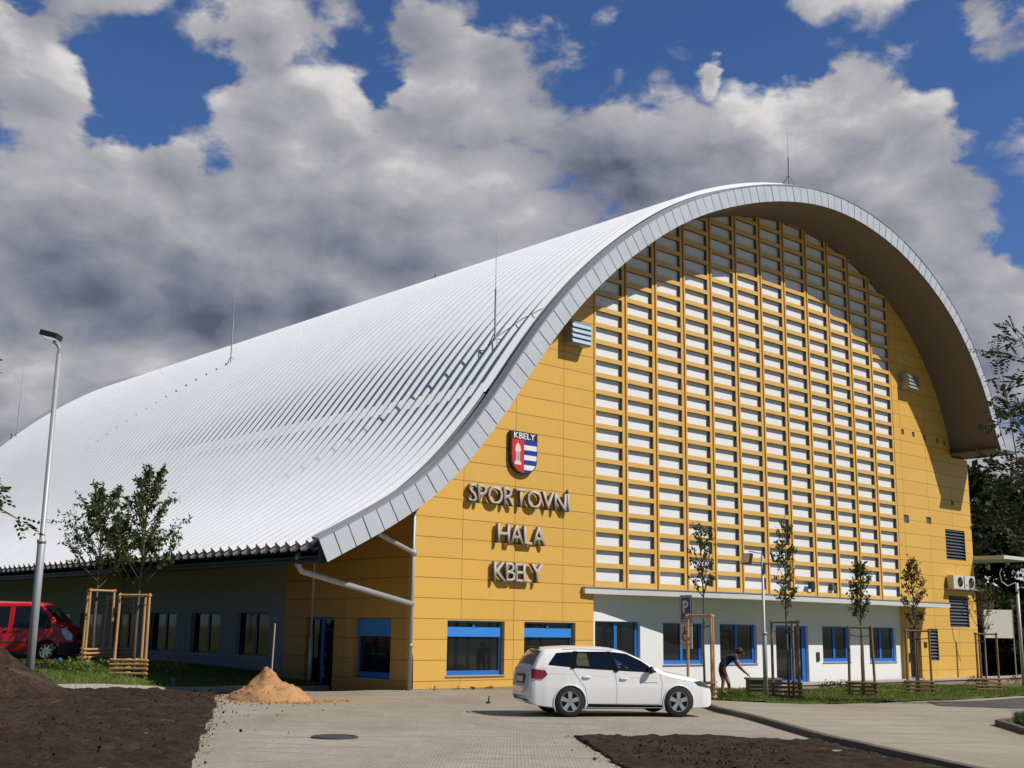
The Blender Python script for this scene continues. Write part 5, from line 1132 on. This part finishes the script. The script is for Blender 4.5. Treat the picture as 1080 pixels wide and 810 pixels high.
    q=MB(); q.tube([(.28-mid,-.48,1.425),(.23-mid,-.3,1.43),(.21-mid,0,1.44),(.23-mid,.3,1.43),(.28-mid,.48,1.425)],.022,8); q.build('spoiler',M['black'],t)
    q=MB(); q.box(.5-mid,3.8-mid,-.6,.6,.16,.3); q.build('underbody',M['black'],t)
def atd(px,py,t): p=wp(px,py,t); return (p.x,p.y,p.z)
estate()
def van():
    v=Veh(4.86,.985,[(0,1.80),(.04,1.90),(.15,1.95),(.5,1.975),(3.3,1.97),(3.55,1.935),(3.75,1.82),(4.2,1.36),(4.3,1.25),(4.55,1.15),(4.70,1.04),(4.78,.9),(4.83,.72),(4.86,.5)],[(0,.32),(.3,.25),(4.6,.22),(4.86,.3)],[(0,1.08),(3.5,1.08),(4.3,1.05),(4.86,1.0)],1.95,.12,.06,plan=[(0,.93),(.08,.97),(.3,1.0),(4.0,1.0),(4.4,.97),(4.62,.91),(4.78,.82),(4.86,.68)])
    wx=3.93; hd=R(-38); h=Vector((math.cos(hd),math.sin(hd))); a=wp(48,697,41.0); nrm=Vector((math.sin(hd),-math.cos(hd)))
    c=Vector((a.x,a.y))-h*wx-nrm*.9; z=gL(a.x,a.y); z=.49
    t=empty('red_van',(c.x,c.y,z),hd,'red passenger van parked beside the grey wall at the left border','van')
    link('body',v.shell([(.92,.34,.39),(wx,.34,.39)]),M['vanr'],t)
    for s in (-1,1):
        for poly in ([(2.78,1.10),(2.78,1.84),(3.62,1.84),(4.08,1.24),(4.02,1.10)],[(1.62,1.12),(1.62,1.82),(2.60,1.82),(2.60,1.12)],[(.25,1.12),(.3,1.8),(1.48,1.82),(1.48,1.12)]):
            link('window',v.patch(poly,s,.014),M['cglass'],t)
        link('headlight',v.patch([(4.42,.92),(4.38,1.10),(4.52,1.12),(4.74,.92),(4.72,.72),(4.60,.70)],s,.01),M['lamp'],t)
        link('bumper_corner',v.patch([(4.34,.24),(4.34,.62),(4.6,.66),(4.84,.62),(4.84,.3)],s,.012),M['vanp'],t)
        link('side_trim',v.patch([(1.35,.60),(1.35,.66),(3.5,.66),(3.5,.60)],s,.01),M['vanp'],t)
        link('sill',v.patch([(1.35,.24),(1.35,.33),(3.5,.33),(3.5,.22)],s,.008),M['vanp'],t)
        for pts in ([(2.69,1.9),(2.69,.35)],[(4.06,1.2),(4.2,.9),(4.05,.72)],[(1.55,1.9),(1.55,.35)]): tubeline(v,pts,s,.006).build('door_seam',mat('seam_red',(.18,.005,.006),.6),t)
        for hx in (2.5,2.88): y=s*(v.hw(hx,1)+.015); MB().tube([(hx-.07,y,.98),(hx+.07,y,.98)],.02,6).build('door_handle',M['black'],t)
        for w_ in (.92,wx): wheel(t,w_,s*.87,.34,s,spokes=8,steel=True)
        q=MB(); y=s*(v.hw(3.9,1.2)+.16); q.box(3.86,3.96,y-.09,y+.09,1.14,1.42); q.tube([(3.9,y-s*.16,1.16),(3.9,y,1.2)],.025,6); q.build('mirror',M['black'],t)
    link('windscreen',v.toppatch(3.68,4.24,.94,.94),M['cglass'],t)
    for k in (-.35,.25): MB().tube([(4.24,k,1.36),(3.95,k+.3,1.68)],.012,5).build('wiper',M['black'],t)
    box_part('grille',t,M['black'],4.74,4.845,-.50,.50,.74,.94); box_part('bumper',t,M['vanp'],4.7,4.90,-.62,.62,.30,.60); box_part('number_plate',t,M['plate'],4.9,4.915,-.26,.26,.42,.53)
    MB().box(.3,4.4,-.7,.7,.2,.32).build('underbody',M['black'],t)
van()
